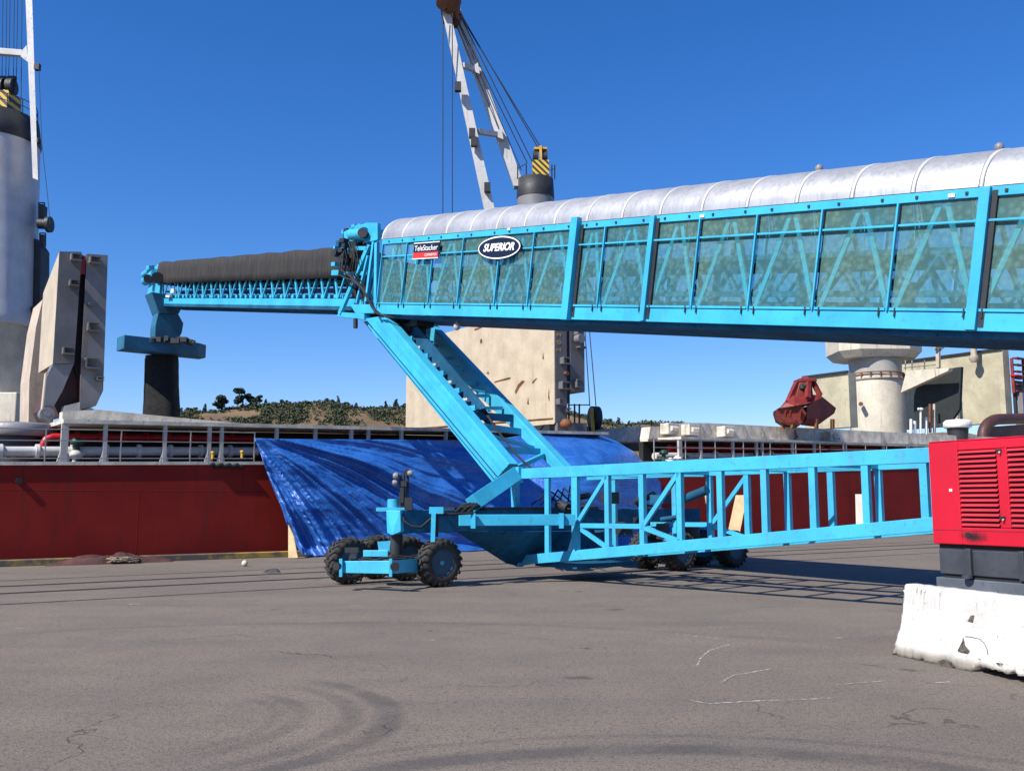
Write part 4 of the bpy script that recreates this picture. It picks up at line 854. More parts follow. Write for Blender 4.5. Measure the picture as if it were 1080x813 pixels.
# ------------------------------------------------------------------ the stacking conveyor
A0 = W(-6.4, 0, 0)
def conveyor():
    root = thing('conveyor_stacker', 'long cyan telescoping stacking conveyor with silver roof standing on the quay', 'conveyor', W(-17, 15.7, 0))
    s0, zb0 = sz(395, 331); s1, zb1 = sz(1040, 349.5); sl = (zb1 - zb0) / (s1 - s0)
    ph = math.atan(-sl); T_ = (D * math.cos(ph) - UP * math.sin(ph)); V_ = (D * math.sin(ph) + UP * math.cos(ph))
    B0 = W(s0, 0, zb0)              # a=0 at the head end, b=0 the underside of the bottom chord
    def X(a, p, b): return B0 + T_ * a + V_ * b + N * p
    def ab(x, y, p=PN):
        q = onplane(x, y, N * p, N) - B0 - N * p; return q.dot(T_), q.dot(V_)
    HT = (ab(400, 251)[1] + ab(1030, 202)[1]) / 2
    P0, P1 = PN, PN + 2.2; AE = 29.0
    ch = .29
    # chords
    for p, sg in ((P0, -1), (P1, 1)):
        MB().hexa([X(.05, p, 0), X(.05, p + .10 * -sg, 0), X(.05, p + .10 * -sg, ch), X(.05, p, ch)], [X(AE, p, 0), X(AE, p + .10 * -sg, 0), X(AE, p + .10 * -sg, ch), X(AE, p, ch)]).build('bottom_chord', M['cyan'], root, bevel=.008)
        MB().hexa([X(0, p, HT - .15), X(0, p - sg * .12, HT - .15), X(0, p - sg * .12, HT), X(0, p, HT)], [X(AE, p, HT - .15), X(AE, p - sg * .12, HT - .15), X(AE, p - sg * .12, HT), X(AE, p, HT)]).build('top_chord', M['cyan'], root, bevel=.008)
    # bottom tray
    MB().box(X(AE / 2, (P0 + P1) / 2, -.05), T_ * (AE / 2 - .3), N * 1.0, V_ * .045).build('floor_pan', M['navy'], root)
    # posts and screens
    pa = [ab(x, 325)[0] for x in (399, 423, 451, 482, 521, 556, 600, 630, 680, 729, 789, 857, 936, 1027)]
    while pa[-1] < AE - 1.5: pa.append(pa[-1] + 1.4)
    pa[0] = .10
    thick = {6: .12, 8: .07, 13: .09, 17: .08}
    for side, p in ((0, P0), (1, P1)):
        sg = -1 if side == 0 else 1
        for i, a in enumerate(pa):
            wdt = thick.get(i, .018)
            b0_, b1_ = (ch, HT - .15)
            if i in thick: b0_, b1_ = .01, HT - .01
            if i == 6 and side == 0: b0_, b1_ = -.02, HT + .10
            pr = .06 if i not in thick else .10
            if i == 6: pr = .16
            mb = MB(); mb.box(X(a, p + sg * (pr / 2 - .02), (b0_ + b1_) / 2), T_ * wdt * .9, N * pr / 2, V_ * (b1_ - b0_) / 2); mb.build('post', M['cyan'], root, bevel=.006)
            if i in thick and side == 0:
                mb = MB(); mb.box(X(a + wdt + .045, p + .02, HT / 2), T_ * .04, N * .03, V_ * (HT / 2 - .06)); mb.build('joint_gap', M['dark'], root)
        for i in range(len(pa) - 1):
            a0, a1 = pa[i] + .04, pa[i + 1] - .04
            pp = p - sg * .045
            mb = MB(); mb.box(X((a0 + a1) / 2, pp, (ch + HT - .15) / 2), T_ * (a1 - a0) / 2, N * .004, V_ * (HT - .15 - ch) / 2); mb.build('mesh_screen', M['mesh'], root)
            if side == 0:
                for (po, bo, th_) in ((.005, HT - .52, .017), (.008, ch + .03, .022)): MB().box(X((a0 + a1) / 2, p - po, bo), T_ * (a1 - a0) / 2, N * .015, V_ * th_).build('screen_rail', M['cyan'], root)
            # diagonals inside
            am = (a0 + a1) / 2; pi = p - sg * .12; mb = MB()
            mb.beam(X(am - .05, pi, HT - .17), X(a0 + .02, pi, ch + .02), .05, .085, N); mb.beam(X(am + .05, pi, HT - .17), X(a1 - .02, pi, ch + .02), .05, .085, N); mb.build('diagonal_brace', M['cyan'], root)
        # latch bolts along chords
        if side == 0:
            for i in range(len(pa)):
                for da in (-.14, .14): MB().box(X(pa[i] + da, P0 - .02, ch - .02), T_ * .012, N * .014, V_ * .07).build('latch_pin', M['dark'], root)
                for da in (-.3, .3): MB().box(X(pa[i] + da, P0 - .012, HT - .075), T_ * .022, N * .01, V_ * .022).build('chord_bolt', M['dark'], root)
    # inner telescoping frame + belt seen through the screens
    pc = (P0 + P1) / 2
    for p in (P0 + .33, P1 - .33):
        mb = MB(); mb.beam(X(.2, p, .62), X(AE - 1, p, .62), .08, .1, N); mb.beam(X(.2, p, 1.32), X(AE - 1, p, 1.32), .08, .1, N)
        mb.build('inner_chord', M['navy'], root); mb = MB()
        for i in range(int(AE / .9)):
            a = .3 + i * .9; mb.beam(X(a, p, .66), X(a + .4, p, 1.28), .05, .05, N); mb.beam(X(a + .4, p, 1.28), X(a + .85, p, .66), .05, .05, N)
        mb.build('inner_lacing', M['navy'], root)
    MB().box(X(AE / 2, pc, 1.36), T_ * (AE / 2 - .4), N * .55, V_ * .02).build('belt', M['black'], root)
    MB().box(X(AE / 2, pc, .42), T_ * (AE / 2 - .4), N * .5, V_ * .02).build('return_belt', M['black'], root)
    mb = MB()
    for i in range(24):
        a = .5 + i * 1.2; mb.cyl(X(a, pc - .55, 1.28), X(a, pc + .55, 1.28), .06, n=8)
    mb.build('idler_rollers', M['dark'], root)
    # walkway inside far side, junction boxes
    for a in (ab(842, 300)[0], ab(950, 300)[0], ab(1020, 300)[0]):
        MB().box(X(a, P0 + .20, .62), T_ * .14, N * .05, V_ * .17).build('junction_box', M['dark'], root, bevel=.01)
    # roof: half-round sheets
    rr_ = 1.11; zr = HT - .01; hs_ = .72
    ra = [ab(x, 253 - (x - 395) * .077)[0] for x in (399, 416, 437, 461, 489, 516, 544, 577, 612, 647, 689, 734, 781, 836, 896, 961, 1034)]
    ra[0] = 0.0
    for i in range(1, len(ra)): ra[i] = i * (ra[-1] / (len(ra) - 1))
    while ra[-1] < AE - 1.2: ra.append(ra[-1] + 1.1)
    def arc(a, r=1.0, n=28):
        return [X(a, pc - 1.10 * r * math.cos(math.pi * k / n), zr + (.80 * r) * math.sin(math.pi * k / n) ** .92 + .02) for k in range(n + 1)]
    roof = None
    for i in range(len(ra) - 1):
        # corrugated sheet between ribs
        m_ = 4; rows = []
        for j in range(m_ + 1):
            a = ra[i] + .045 + (ra[i + 1] - ra[i] - .09) * j / m_; rows.append(arc(a, 1.0 + .004 * math.sin(math.pi * j / m_)))
        vs = [v for r_ in rows for v in r_]; n = 29
        o = MB().add(vs, [(j * n + k, j * n + k + 1, (j + 1) * n + k + 1, (j + 1) * n + k) for j in range(m_) for k in range(n - 1)], True).build('roof_sheet', M['roof'], root, recalc=False)
    for a in ra:
        vs = []
        for (da, r) in ((-.032, .985), (-.028, 1.014), (.028, 1.014), (.032, .985)): vs += arc(a + da, r)
        n = 29; MB().add(vs, [(j * n + k, j * n + k + 1, (j + 1) * n + k + 1, (j + 1) * n + k) for j in range(3) for k in range(n - 1)], True).build('roof_rib', M['ribmat'], root, recalc=False)
    # dark end bulkhead under roof
    o = MB().add(arc(.02, .97) , [tuple(range(29))]).build('roof_end', M['dark'], root, recalc=False)
    # small beacons on the roof
    for x in (822, 1012):
        a = ab(x, 230)[0]; c = X(a, pc, zr + .82); mb = MB(); mb.lathe(c, [(.05, 0), (.05, .05), (.075, .07), (.07, .15), (.02, .19)], n=14); mb.build('beacon', M['towergrey'], root)
    # small stickers
    for x, y in ((741, 228), (1004, 206.5), (537, 242)):
        a, b = ab(x, y); mb = MB(); mb.box(X(a, P0 - .012, b), T_ * .055, N * .006, V_ * .03); mb.build('warning_label', M['white'], root)
    # hanging lamp under the chord near the head end
    a, b = ab(472, 338); mb = MB(); mb.lathe(X(a, P0 + .3, 0) - UP * .35, [(.03, 0), (.09, .05), (.09, .16), (.04, .2), (.03, .3)], n=14); mb.build('under_lamp', M['silver'], root)
    # signs
    def signp(x, y, out): a, b = ab(x, y); return X(a, P0 - out, b)
    ay, by = ab(438.5, 265); az_, _ = ab(465.5, 263); _, bt = ab(452, 256.5); _, bb = ab(452, 273)
    am = (ay + az_) / 2; hw = (az_ - ay) / 2; hh = (bt - bb) / 2; bmid = (bt + bb) / 2
    sp = MB().box(X(am, P0 - .06, bmid), T_ * hw, N * .015, V_ * hh).build('name_board', M['signblack'], root)
    MB().box(X(am, P0 - .08, bmid - hh * .58), T_ * hw * .985, N * .006, V_ * hh * .36).build('red_band', M['signred'], sp)
    text('TeleStacker', 'lettering', hh * .98, M['letterwhite'], X(am, P0 - .085, bmid + hh * .30), T_, V_, sp, bold=0.0, sx=1.02 * hw * 2 / (hh * .98 * 5.4), extr=.003)
    text('CONVEYOR', 'lettering', hh * .42, M['letterwhite'], X(am + hw * .42, P0 - .088, bmid - hh * .58), T_, V_, sp, bold=0.0, sx=.9 * hw / (hh * .42 * 5.2), extr=.003)
    for s_ in (1, -1): MB().box(X(am, P0 - .078, bmid + s_ * hh), T_ * hw, N * .006, V_ * .012).build('board_trim', M['letterwhite'], sp)
    ay, _ = ab(506.5, 264); az_, _ = ab(552, 261); _, bt = ab(529, 249); _, bb = ab(529, 274.5)
    am = (ay + az_) / 2; hw = (az_ - ay) / 2; hh = (bt - bb) / 2; bmid = (bt + bb) / 2
    def oval(r, out, th, mt, nm, par):
        pts = [X(am + hw * r * math.cos(2 * math.pi * i / 48), P0 - out, bmid + (hh - (1 - r) * hw * .9) * math.sin(2 * math.pi * i / 48)) for i in range(48)]
        return MB().prism(pts, -N * th).build(nm, M[mt], par)
    ov = oval(1.0, .05, .03, 'signblack', 'oval_board', root); oval(.975, .082, .003, 'letterwhite', 'oval_ring', ov); oval(.93, .087, .003, 'signblack', 'oval_face', ov)
    oval(.925, .0865, .0, 'signblack', 'oval_face', ov) if False else None
    text('SUPERIOR', 'lettering', hh * .86, M['letterwhite'], X(am, P0 - .093, bmid), T_, V_, ov, shear=.25, bold=.008, sx=hw * 1.62 / (hh * .86 * 5.1), extr=.003)

    # ---------------- head end machinery of the outer section
    def XP(x, y, p=PN): a, b = ab(x, y, p); return X(a, p, b)
    m_ = [
        ('head_gusset', [(379, 238), (386, 235), (398, 235), (398, 253), (386, 256), (379, 248)], .12, 'cyan'),
        ('head_plate', [(362, 245), (378, 236), (382, 238), (381, 252), (364, 256)], .25, 'cyan'),
        ('foot_plate', [(369, 321), (392, 321), (398, 330), (375, 331)], .2, 'cyan'),
        ('foot_plate', [(357, 329), (384, 331), (384, 337), (355, 334)], .25, 'cyan'),
    ]
    for nm, pts, th, mt in m_:
        MB().prism([XP(*p) for p in pts], N * th).build(nm, M[mt], root, bevel=.01)
    for p in (PN + .02, PN + 1.9):
        for (xa, ya, xb, yb, wd) in ((389, 258, 358, 331, .16), (394, 255, 386, 318, .10), (388, 270, 376, 320, .08), (397, 256, 396, 328, .14), (372, 262, 388, 262, .12)):
            MB().beam(XP(xa, ya) + N * (p - PN), XP(xb, yb) + N * (p - PN), .10, wd, N).build('head_brace', M['cyan'], root)
    for dy in (0, 1.0, 1.85):
        MB().beam(XP(364, 252) + N * dy, XP(364, 252) + N * dy + N * .01 + UP * -.9, .12, .12, N).build('head_post', M['cyan'], root)
    MB().beam(XP(372, 240), XP(372, 240) + N * 2, .2, .2).build('head_crossbar', M['cyan'], root)
    MB().box(X(-.55, pc, HT * .45), T_ * .45, N * .8, V_ * .7).build('drive_box', M['navy'], root)
    mb = MB(); c = XP(378, 247, PN - .1); mb.cyl(c - T_ * .42, c + T_ * .30, .17, n=18); mb.cyl(c + T_ * .30, c + T_ * .36, .20, n=18); mb.build('drive_motor', M['cyanworn'], root)
    c = XP(383.5, 246.5, PN - .12); MB().cyl(c, c - N * .12 + T_ * .12, .15, n=16).build('motor_fan', M['dark'], root)
    mb = MB(); c = XP(363, 250, PN - .15)
    for k in range(5): mb.box(c + UP * (-.12 - .16 * k) + T_ * random.uniform(-.1, .15), T_ * random.uniform(.06, .16), N * .1, V_ * .06)
    mb.cyl(XP(361, 268), XP(361, 268) - N * .3, .13, n=12); mb.cyl(XP(365, 275), XP(365, 275) - N * .2, .16, n=12); mb.build('valve_block', M['dark'], root)
    mb = MB(); mb.box(XP(355, 264, PN - .1), T_ * .05, N * .1, V_ * .12); mb.box(XP(356, 288, PN - .1), T_ * .22, N * .1, V_ * .08); mb.box(XP(354, 279, PN - .1), T_ * .12, N * .1, V_ * .06); mb.build('valve_cover', M['cyan'], root)
    mb = MB(); mb.tube([XP(363, 265, PN - .2), XP(360, 285, PN - .25), XP(370, 292, PN - .25), XP(380, 302, PN - .25), XP(388, 315, PN - .25), XP(396, 330, PN - .2), XP(408, 334, PN - .1), XP(420, 336, PN + .2)], .035, 8)
    mb.tube([XP(360, 270, PN - .22), XP(357, 290, PN - .28), XP(372, 296, PN - .28), XP(384, 306, PN - .28), XP(392, 324, PN - .25), XP(404, 333, PN)], .025, 8); mb.build('hydraulic_hose', M['black'], root)
    rc = random.Random(11)
    for k in range(14):
        x = rc.uniform(357, 392); y = rc.uniform(244, 318); c = XP(x, y, PN + rc.uniform(.1, .9)); w1 = rc.uniform(.05, .16)
        mb = MB()
        if k % 3 == 0: mb.cyl(c, c + T_ * rc.uniform(.15, .4), w1 * .7, n=12)
        else: mb.box(c, T_ * w1, N * .06, V_ * rc.uniform(.04, .18))
        mb.build('head_fitting', M[('cyan', 'dark', 'navy', 'dark')[k % 4]], root, bevel=.008)
    for k in range(6):
        x0 = rc.uniform(358, 380); mb = MB(); mb.tube([XP(x0, 255, PN - .12), XP(x0 + 4, 270 + 2 * k, PN - .2), XP(x0 + 1, 285 + k, PN - .1), XP(x0 + 12, 305, PN), XP(x0 + 16, 322, PN + .1)], .02, 6); mb.build('hydraulic_hose', M['black'], root)
    MB().prism([XP(366, 258, PN + .6), XP(396, 252, PN + .6), XP(396, 322, PN + .6), XP(372, 322, PN + .6)], N * .04).build('drive_guard', M['dark'], root)
    MB().cyl(XP(375, 336), XP(375, 346), .07, n=8).build('sensor', M['dark'], root)

    # ---------------- inner section reaching over the ship
    pi0, pi1 = PN + .3, PN + 1.9
    def ai(x, y, p=pi0): a, b = ab(x, y, p); return a, b
    a0, b0 = ai(160, 320); a1, b1 = ai(362, 323)
    def XI(t, p, b): # t in metres from the far tip
        return X(a0, 0, b0) .lerp(X(a1, 0, b1), t / LI) + V_ * b + N * p
    LI = a1 - a0
    # end slightly inside outer section
    def chord(b, h, nm, mt, w_=.12):
        for p in (pi0, pi1): MB().hexa([XI(0, p, b), XI(0, p + w_ * (1 if p == pi0 else -1), b), XI(0, p + w_ * (1 if p == pi0 else -1), b + h), XI(0, p, b + h)], [XI(LI + 1.5, p, b), XI(LI + 1.5, p + w_ * (1 if p == pi0 else -1), b), XI(LI + 1.5, p + w_ * (1 if p == pi0 else -1), b + h), XI(LI + 1.5, p, b + h)]).build(nm, M[mt], root)
    chord(.0, .24, 'boom_bottom_chord', 'cyan'); chord(.98, .12, 'boom_top_chord', 'cyanworn')
    td = (XI(1, 0, 0) - XI(0, 0, 0))
    for k in range(34): MB().box(XI(.4 + k * (LI + .6) / 34, pc, -.05), td * .07, N * .79, V_ * .05).build('boom_cross_member', M['navy'], root)
    MB().box(XI((LI + 1) / 2, pi1 - .15, -.06), td * ((LI + 1) / 2), N * .14, V_ * .06).build('boom_floor', M['navy'], root)
    MB().box(XI((LI + 1) / 2, pi0 + .10, -.06), td * ((LI + 1) / 2), N * .10, V_ * .06).build('boom_floor', M['navy'], root)
    nb = 19
    for p in (pi0 + .04, pi1 - .04):
        for i in range(nb):
            ta = LI * (i + .15) / nb; tb = LI * (i + .5) / nb; tc = LI * (i + .85) / nb
            mb = MB(); mb.beam(XI(ta, p, .99), XI(tb, p, .24), .05, .09, N); mb.beam(XI(tc, p, .99), XI(tb, p, .24), .05, .05, N); mb.build('boom_lacing', M['cyan'], root)
    MB().box(XI(LI / 2, pc, .62), (XI(1, 0, 0) - XI(0, 0, 0)) * (LI / 2 - .3), N * .36, V_ * .03).build('boom_belt', M['navy'], root)
    mb = MB()
    for i in range(40): mb.box(XI(.5 + i * LI / 41, pi0 + .2, .34), T_ * .09, N * .08, V_ * .06)
    mb.build('return_rollers', M['cyanworn'], root)
    # black cloth cover over the inner boom
    vs = []; nx, na = 90, 14
    prof = [(-.07, .92), (-.09, 1.2), (-.08, 1.55), (-.05, 1.84), (.06, 1.93), (.8, 2.0), (1.54, 1.93), (1.65, 1.84), (1.68, 1.55), (1.69, 1.2), (1.67, .92)]
    tb0, tb1 = .55, LI - .35
    for i in range(nx + 1):
        t = tb0 + (tb1 - tb0) * i / nx; sag = .012 * math.sin(i * .55) + .035 * noise.noise(Vector((t * .8, 0, 0)))
        for j, (dp, b) in enumerate(prof):
            wv = .035 * noise.noise(Vector((t * 1.6, j * .35, 1))) + .03 * noise.noise(Vector((t * 5, j * .2, 4)))
            bb_ = b + (sag if 2 < j < 8 else (sag * .8 - .02 if j in (0, 10) else 0)); vs.append(XI(t, pi0 + dp + (wv if j < 5 else -wv), bb_))
    n = len(prof); fs = [(i * n + j, i * n + j + 1, (i + 1) * n + j + 1, (i + 1) * n + j) for i in range(nx) for j in range(n - 1)]
    fs += [tuple(range(n)), tuple(range(nx * n, nx * n + n))]
    o = MB().add(vs, fs, True).build('cloth_cover', M['cloth'], root, recalc=False); sm = o.modifiers.new('thick', 'SOLIDIFY'); sm.thickness = .012
    # tip machinery
    def XT(x, y, p=pi0): a, b = ab(x, y, p); return X(a, p, b)
    mb = MB(); mb.cyl(XT(160, 289), XT(160, 289) + N * 1.7, .42, n=20); mb.build('head_pulley', M['dark'], root)
    mb = MB(); mb.prism([XT(157, 300), XT(158, 284), XT(168, 278), XT(170, 284), XT(168, 310), XT(155, 312)], N * .12); mb.build('head_cheek', M['cyanworn'], root)
    mb = MB(); mb.cyl(XT(153, 297, pi0 - .1), XT(164, 288, pi0 - .1), .20, n=14); mb.cyl(XT(152, 290, pi0 + .3), XT(158, 286, pi0 + .3), .16, n=12); mb.box(XT(160, 283, pi0), T_ * .2, N * .2, V_ * .1); mb.build('head_gearbox', M['cyanworn'], root)
    mb = MB(); mb.cyl(XT(156, 294, pi0 - .25), XT(156, 294, pi0 - .35), .20, n=14); mb.build('chain_guard', M['dark'], root); MB().cyl(XT(166, 293, pi0 - .2), XT(166, 293, pi0 - .35), .26, n=14).build('chain_guard', M['dark'], root)
    mb = MB(); mb.box(XT(183, 307, pi0 - .1), T_ * .17, N * .06, V_ * .09); mb.box(XT(178, 312.5, pi0 - .1), T_ * .25, N * .06, V_ * .05); mb.build('flood_lamp', M['white'], root)
    return root, X, ab, XP, XT
M['navy'] = paint('shaded_blue_steel', (.014, .10, .19), .75, var=.35, dirt=(.012, .02, .03), dirt_amt=.7, spec=.2)  # darker copy of the cyan: shade of axle, belly and undersides put into the colour
M['ribmat'] = paint('roof_rib_steel', (.55, .54, .52), .5, metal=.2, var=.1, bmp=0)
ROOT, X, ab, XP, XT = conveyor()

def chute():
    root = ROOT; YC = XT(172, 330).y + .4; k = YC / 1000
    def P(x, y, d=0.0): return at(x, y, YC + d)
    C0 = P(172, 368)
    def prof(name, mat, pts, d0, d1, bev=.02):
        a = [Vector((C0.x, C0.y, P(172, y).z)) + N * ((x - 172) * k / .77) + D * d0 for x, y in pts]; MB().prism(a, D * (d1 - d0)).build(name, mat, root, bevel=bev)
    prof('chute_spout', M['cyanshaded'], [(165, 331), (181, 330), (186, 340), (185, 350), (182, 358), (163, 358), (163, 345)], -.35, .30)
    prof('discharge_hood', M['cyanshaded'], [(158, 312), (188, 312), (181, 331), (165, 333)], -.5, .4)
    outline = [(-1.9, -.5), (-1.9, .5), (1.45, .5), (1.95, .15), (1.9, -.5)]
    zt = P(172, 359.5).z; zb = P(172, 373.5).z
    lo = [Vector((C0.x, C0.y, zb)) + N * a + D * b for a, b in outline]; hi = [v + UP * (zt - zb) for v in lo]; n = 5
    MB().add(lo + hi, [tuple(range(n)), tuple(range(n, 2 * n))] + [(i, (i + 1) % n, n + (i + 1) % n, n + i) for i in range(n)]).build('spinner_platform', M['cyanshaded'], root, bevel=.02)
    mb = MB()
    for i in range(9): mb.box(P(163 + i * 4.5, 357 + (i % 3) * 1.4, -.5 - .1 * (i % 2)), Vector((.09 + .05 * (i % 3), 0, 0)), Vector((0, .15, 0)), UP * (.06 + .05 * (i % 2)))
    mb.cyl(P(160, 358, -.6), P(160, 362, -.6), .3, n=14); mb.cyl(P(194, 359, -.5), P(205, 362, -.5), .14, n=10); mb.build('spinner_drive', M['dark'], root)
    # long black rubber trunk
    mb = MB(); a = [(155, 375), (186.5, 375)]; b = [(151, 470), (189, 470)]
    nx, ny = 18, 26; vs = []
    ct = P(170.8, 376, .5); cb = P(170, 470, .5)
    for j in range(ny + 1):
        f = j / ny; cc = ct.lerp(cb, f); r = (16 + 3 * f) * k * (1 + .02 * noise.noise(Vector((f * 9, 0, 0))))
        for i in range(24):
            g = 2 * math.pi * i / 24; rw = r * (1 + .03 * noise.noise(Vector((math.cos(g) * 2, math.sin(g) * 2, f * 4)))); vs.append(cc + Vector((math.copysign(abs(math.cos(g)) ** .6, math.cos(g)) * rw, math.copysign(abs(math.sin(g)) ** .6, math.sin(g)) * rw * .8, 0)))
    mb.add(vs, [(j * 24 + i, j * 24 + (i + 1) % 24, (j + 1) * 24 + (i + 1) % 24, (j + 1) * 24 + i) for j in range(ny) for i in range(24)], True)
    mb.build('rubber_trunk', M['trunk'], root)
    MB().tube([P(153, 378), P(152.5, 400), P(151.5, 436)], .02, 5).build('drop_cable', M['cable'], root)
M['cyanshaded'] = paint('shade_darkened_cyan', (.016, .12, .21), .6, var=.3, dirt=(.02, .04, .06), dirt_amt=.7)  # cyan darkened so spout, hood and platform carry their shade in the colour
M['trunk'] = paint('black_trunk_rubber', (.004, .004, .005), .9, var=.4)
M['scuff'] = paint('grey_scuff', (.02, .02, .021), .8, var=.3)
chute()

def undercarriage():
    root = ROOT
    def Z(x, y, p=PN): s, z = sz(x, y, p); return W(s, p, z)
    P0, P1 = PN, PN + 2.3
    # tow truss: s at bays
    sA, zA = sz(548, 597); sts = [-15.42 + i * 1.0 for i in range(19)]
    ztop = lambda s: 2.31 + (s + 17.3) * .0065; zbot = lambda s: .30 + (s + 17.28) * (1.31 - .30) / 10.0
    send = 2.0
    for p in (P0, P1):
        sg = 1 if p == P0 else -1
        MB().hexa([W(-17.25, p, ztop(-17.25)), W(-17.25, p + sg * .12, ztop(-17.25)), W(-17.25, p + sg * .12, ztop(-17.25) + .24), W(-17.25, p, ztop(-17.25) + .24)],
                  [W(send, p, ztop(send)), W(send, p + sg * .12, ztop(send)), W(send, p + sg * .12, ztop(send) + .24), W(send, p, ztop(send) + .24)]).build('truss_top_chord', M['cyanworn'], root, bevel=.008)
        MB().hexa([W(-17.25, p, zbot(-17.25)), W(-17.25, p + sg * .12, zbot(-17.25)), W(-17.25, p + sg * .12, zbot(-17.25) + .22), W(-17.25, p, zbot(-17.25) + .22)],
                  [W(send, p, zbot(send)), W(send, p + sg * .12, zbot(send)), W(send, p + sg * .12, zbot(send) + .22), W(send, p, zbot(send) + .22)]).build('truss_bottom_chord', M['cyanworn'], root, bevel=.008)
        for i, s in enumerate(sts):
            if s > send: break
            wd = .062 if i else .09
            MB().beam(W(s, p + sg * .06, zbot(s) + .2), W(s, p + sg * .06, ztop(s) + .02), .10, wd * 2, N).build('truss_post', M['cyanworn'], root)
        MB().beam(W(-16.35, p + sg * .06, zbot(-16.3) + .2), W(-16.35, p + sg * .06, ztop(-16.3) + .02), .08, .14, N).build('truss_post', M['cyanworn'], root)
    # cross ties between the two sides
    for i, s in enumerate(sts):
        if s > send: break
        if i % 2 == 0:
            MB().beam(W(s, P0 + .12, ztop(s) + .06), W(s, P1 - .12, ztop(s) + .06), .08, .08).build('cross_tie', M['cyanworn'], root)
            MB().beam(W(s, P0 + .12, zbot(s) + .10), W(s, P1 - .12, zbot(s) + .10), .08, .08).build('cross_tie', M['cyanworn'], root)
        if i % 4 == 0 and s + 2 < send: MB().beam(W(s, P0 + .12, ztop(s) + .03), W(s + 2, P1 - .12, ztop(s) + .03), .05, .06).build('cross_tie', M['cyanworn'], root)
    # K braces in first bays (near & far)
    zm = 1.25
    for p in (P0 + .04, P1 - .04):
        for (sa, za, sb, zb) in ((-15.4, zm, -14.42, ztop(-14.4)), (-15.4, zm, -14.42, zbot(-14.4) + .2), (-13.42, zm, -12.42, ztop(-12.4)), (-13.42, zm, -12.42, zbot(-12.4) + .2)):
            MB().beam(W(sa, p, za), W(sb, p, zb), .06, .09, N).build('truss_diagonal', M['cyanworn'], root)
        MB().beam(W(-15.4, p, zm), W(-13.42, p, zm + .02), .07, .10, N).build('truss_rail', M['cyanworn'], root)
    # rear frame end plate and boxes
    s_ = -17.28
    MB().box(W(s_, P0 - .01, ztop(s_) + .09), D * .06, N * .08, UP * .19).build('end_block', M['cyan'], root, bevel=.01)
    MB().box(W(s_, P0 - .01, zbot(s_) + .13), D * .06, N * .08, UP * .17).build('end_block', M['cyan'], root, bevel=.01)
    # axle beam across, carrying both bogies
    sx = -17.0; pA, pB = 10.9, 20.6
    MB().box(W(sx, (pA + pB) / 2, 1.36), D * .24, N * ((pB - pA) / 2), UP * .24).build('axle_beam', M['navy'], root, bevel=.015)
    MB().box(W(sx + .05, 14.5, 1.62), D * .20, N * 2.2, UP * .03).build('beam_cap', M['dark'], root)
    # bright bar along the axle
    a = at(484, 548.5, 20.5); b = at(606, 548, 21.0)
    mb = MB(); mb.beam(a, b, .12, .24, Vector((0, 1, 0))); mb.build('outrigger_bar', M['cyan'], root, bevel=.01)
    for x in (499, 592): MB().beam(at(x, 541, 20.42 if x < 550 else 20.85), at(x, 557, 20.42 if x < 550 else 20.85), .1, .10, Vector((0, 1, 0))).build('bar_clamp', M['cyan'], root)
    # gusset from the axle up to the leg foot
    MB().beam(at(499, 531, 20.9), at(543, 501, 22.3), .26, .34, Vector((0, 1, 0))).build('knee_brace', M['cyan'], root, bevel=.01)
    MB().beam(at(543, 506, 22.4), at(544, 535, 22.4), .14, .16, N).build('knee_post', M['cyanworn'], root)
    # sloping belly plate
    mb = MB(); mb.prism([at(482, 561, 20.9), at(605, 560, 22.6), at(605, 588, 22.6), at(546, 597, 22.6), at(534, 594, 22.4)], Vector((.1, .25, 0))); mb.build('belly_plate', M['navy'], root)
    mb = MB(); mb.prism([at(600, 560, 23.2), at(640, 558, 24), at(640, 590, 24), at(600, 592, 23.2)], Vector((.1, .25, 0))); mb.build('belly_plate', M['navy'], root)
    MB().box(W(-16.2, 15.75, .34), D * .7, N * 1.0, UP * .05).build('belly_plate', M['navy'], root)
    # hydraulic jumble between truss sides
    rnd = random.Random(3)
    for k in range(12):
        s = rnd.uniform(-16.6, -13.2); p = rnd.uniform(P0 + .4, P1 - .3); z = rnd.uniform(.8, 1.9)
        mb = MB()
        if k % 2: mb.cyl(W(s, p, z), W(s + rnd.uniform(.2, .7), p, z + rnd.uniform(-.2, .2)), rnd.uniform(.05, .12), n=10)
        else: mb.box(W(s, p, z), D * rnd.uniform(.08, .2), N * .12, UP * rnd.uniform(.08, .18))
        mb.build('hydraulic_unit', M['dark'] if k % 3 else M['navy'], root)
    mb = MB()
    for k in range(5): mb.tube([W(-17.2 + k * .1, 14.9 + .2 * k, 1.7), W(-16.6, 14.8 + .2 * k, 1.95 + .05 * k), W(-16, 15.0 + .15 * k, 1.6), W(-15.4, 15.1, 1.7 + .05 * k)], .022, 6)
    mb.build('hydraulic_hose', M['black'], root)
    # cable bundle on axle top
    mb = MB()
    for k in range(9): mb.tube([at(480 + k * 2.2, 540 - (k % 3) * 2, 20.6), at(487 + k * 2, 533 + (k % 4), 20.7), at(496 + k, 531 + k % 3, 20.8), at(506 + k, 537, 21)], .03, 6)
    mb.tube([at(424, 542, 19.9), at(426, 549, 19.85), at(434, 555, 19.85), at(444, 556, 19.9), at(452, 549, 19.95), at(460, 543, 20), at(480, 542, 20.2), at(500, 541, 20.4)], .028, 8)
    mb.build('hydraulic_hose', M['black'], root)
    # ---- pivot head of near bogie
    mb = MB(); mb.prism([at(407, 538, 20.0), at(422, 538, 19.8), at(423, 561, 19.8), at(413, 564, 19.8), at(408, 562, 20.0)], Vector((.25, .7, 0))); mb.build('pivot_bracket', M['cyan'], root, bevel=.02)
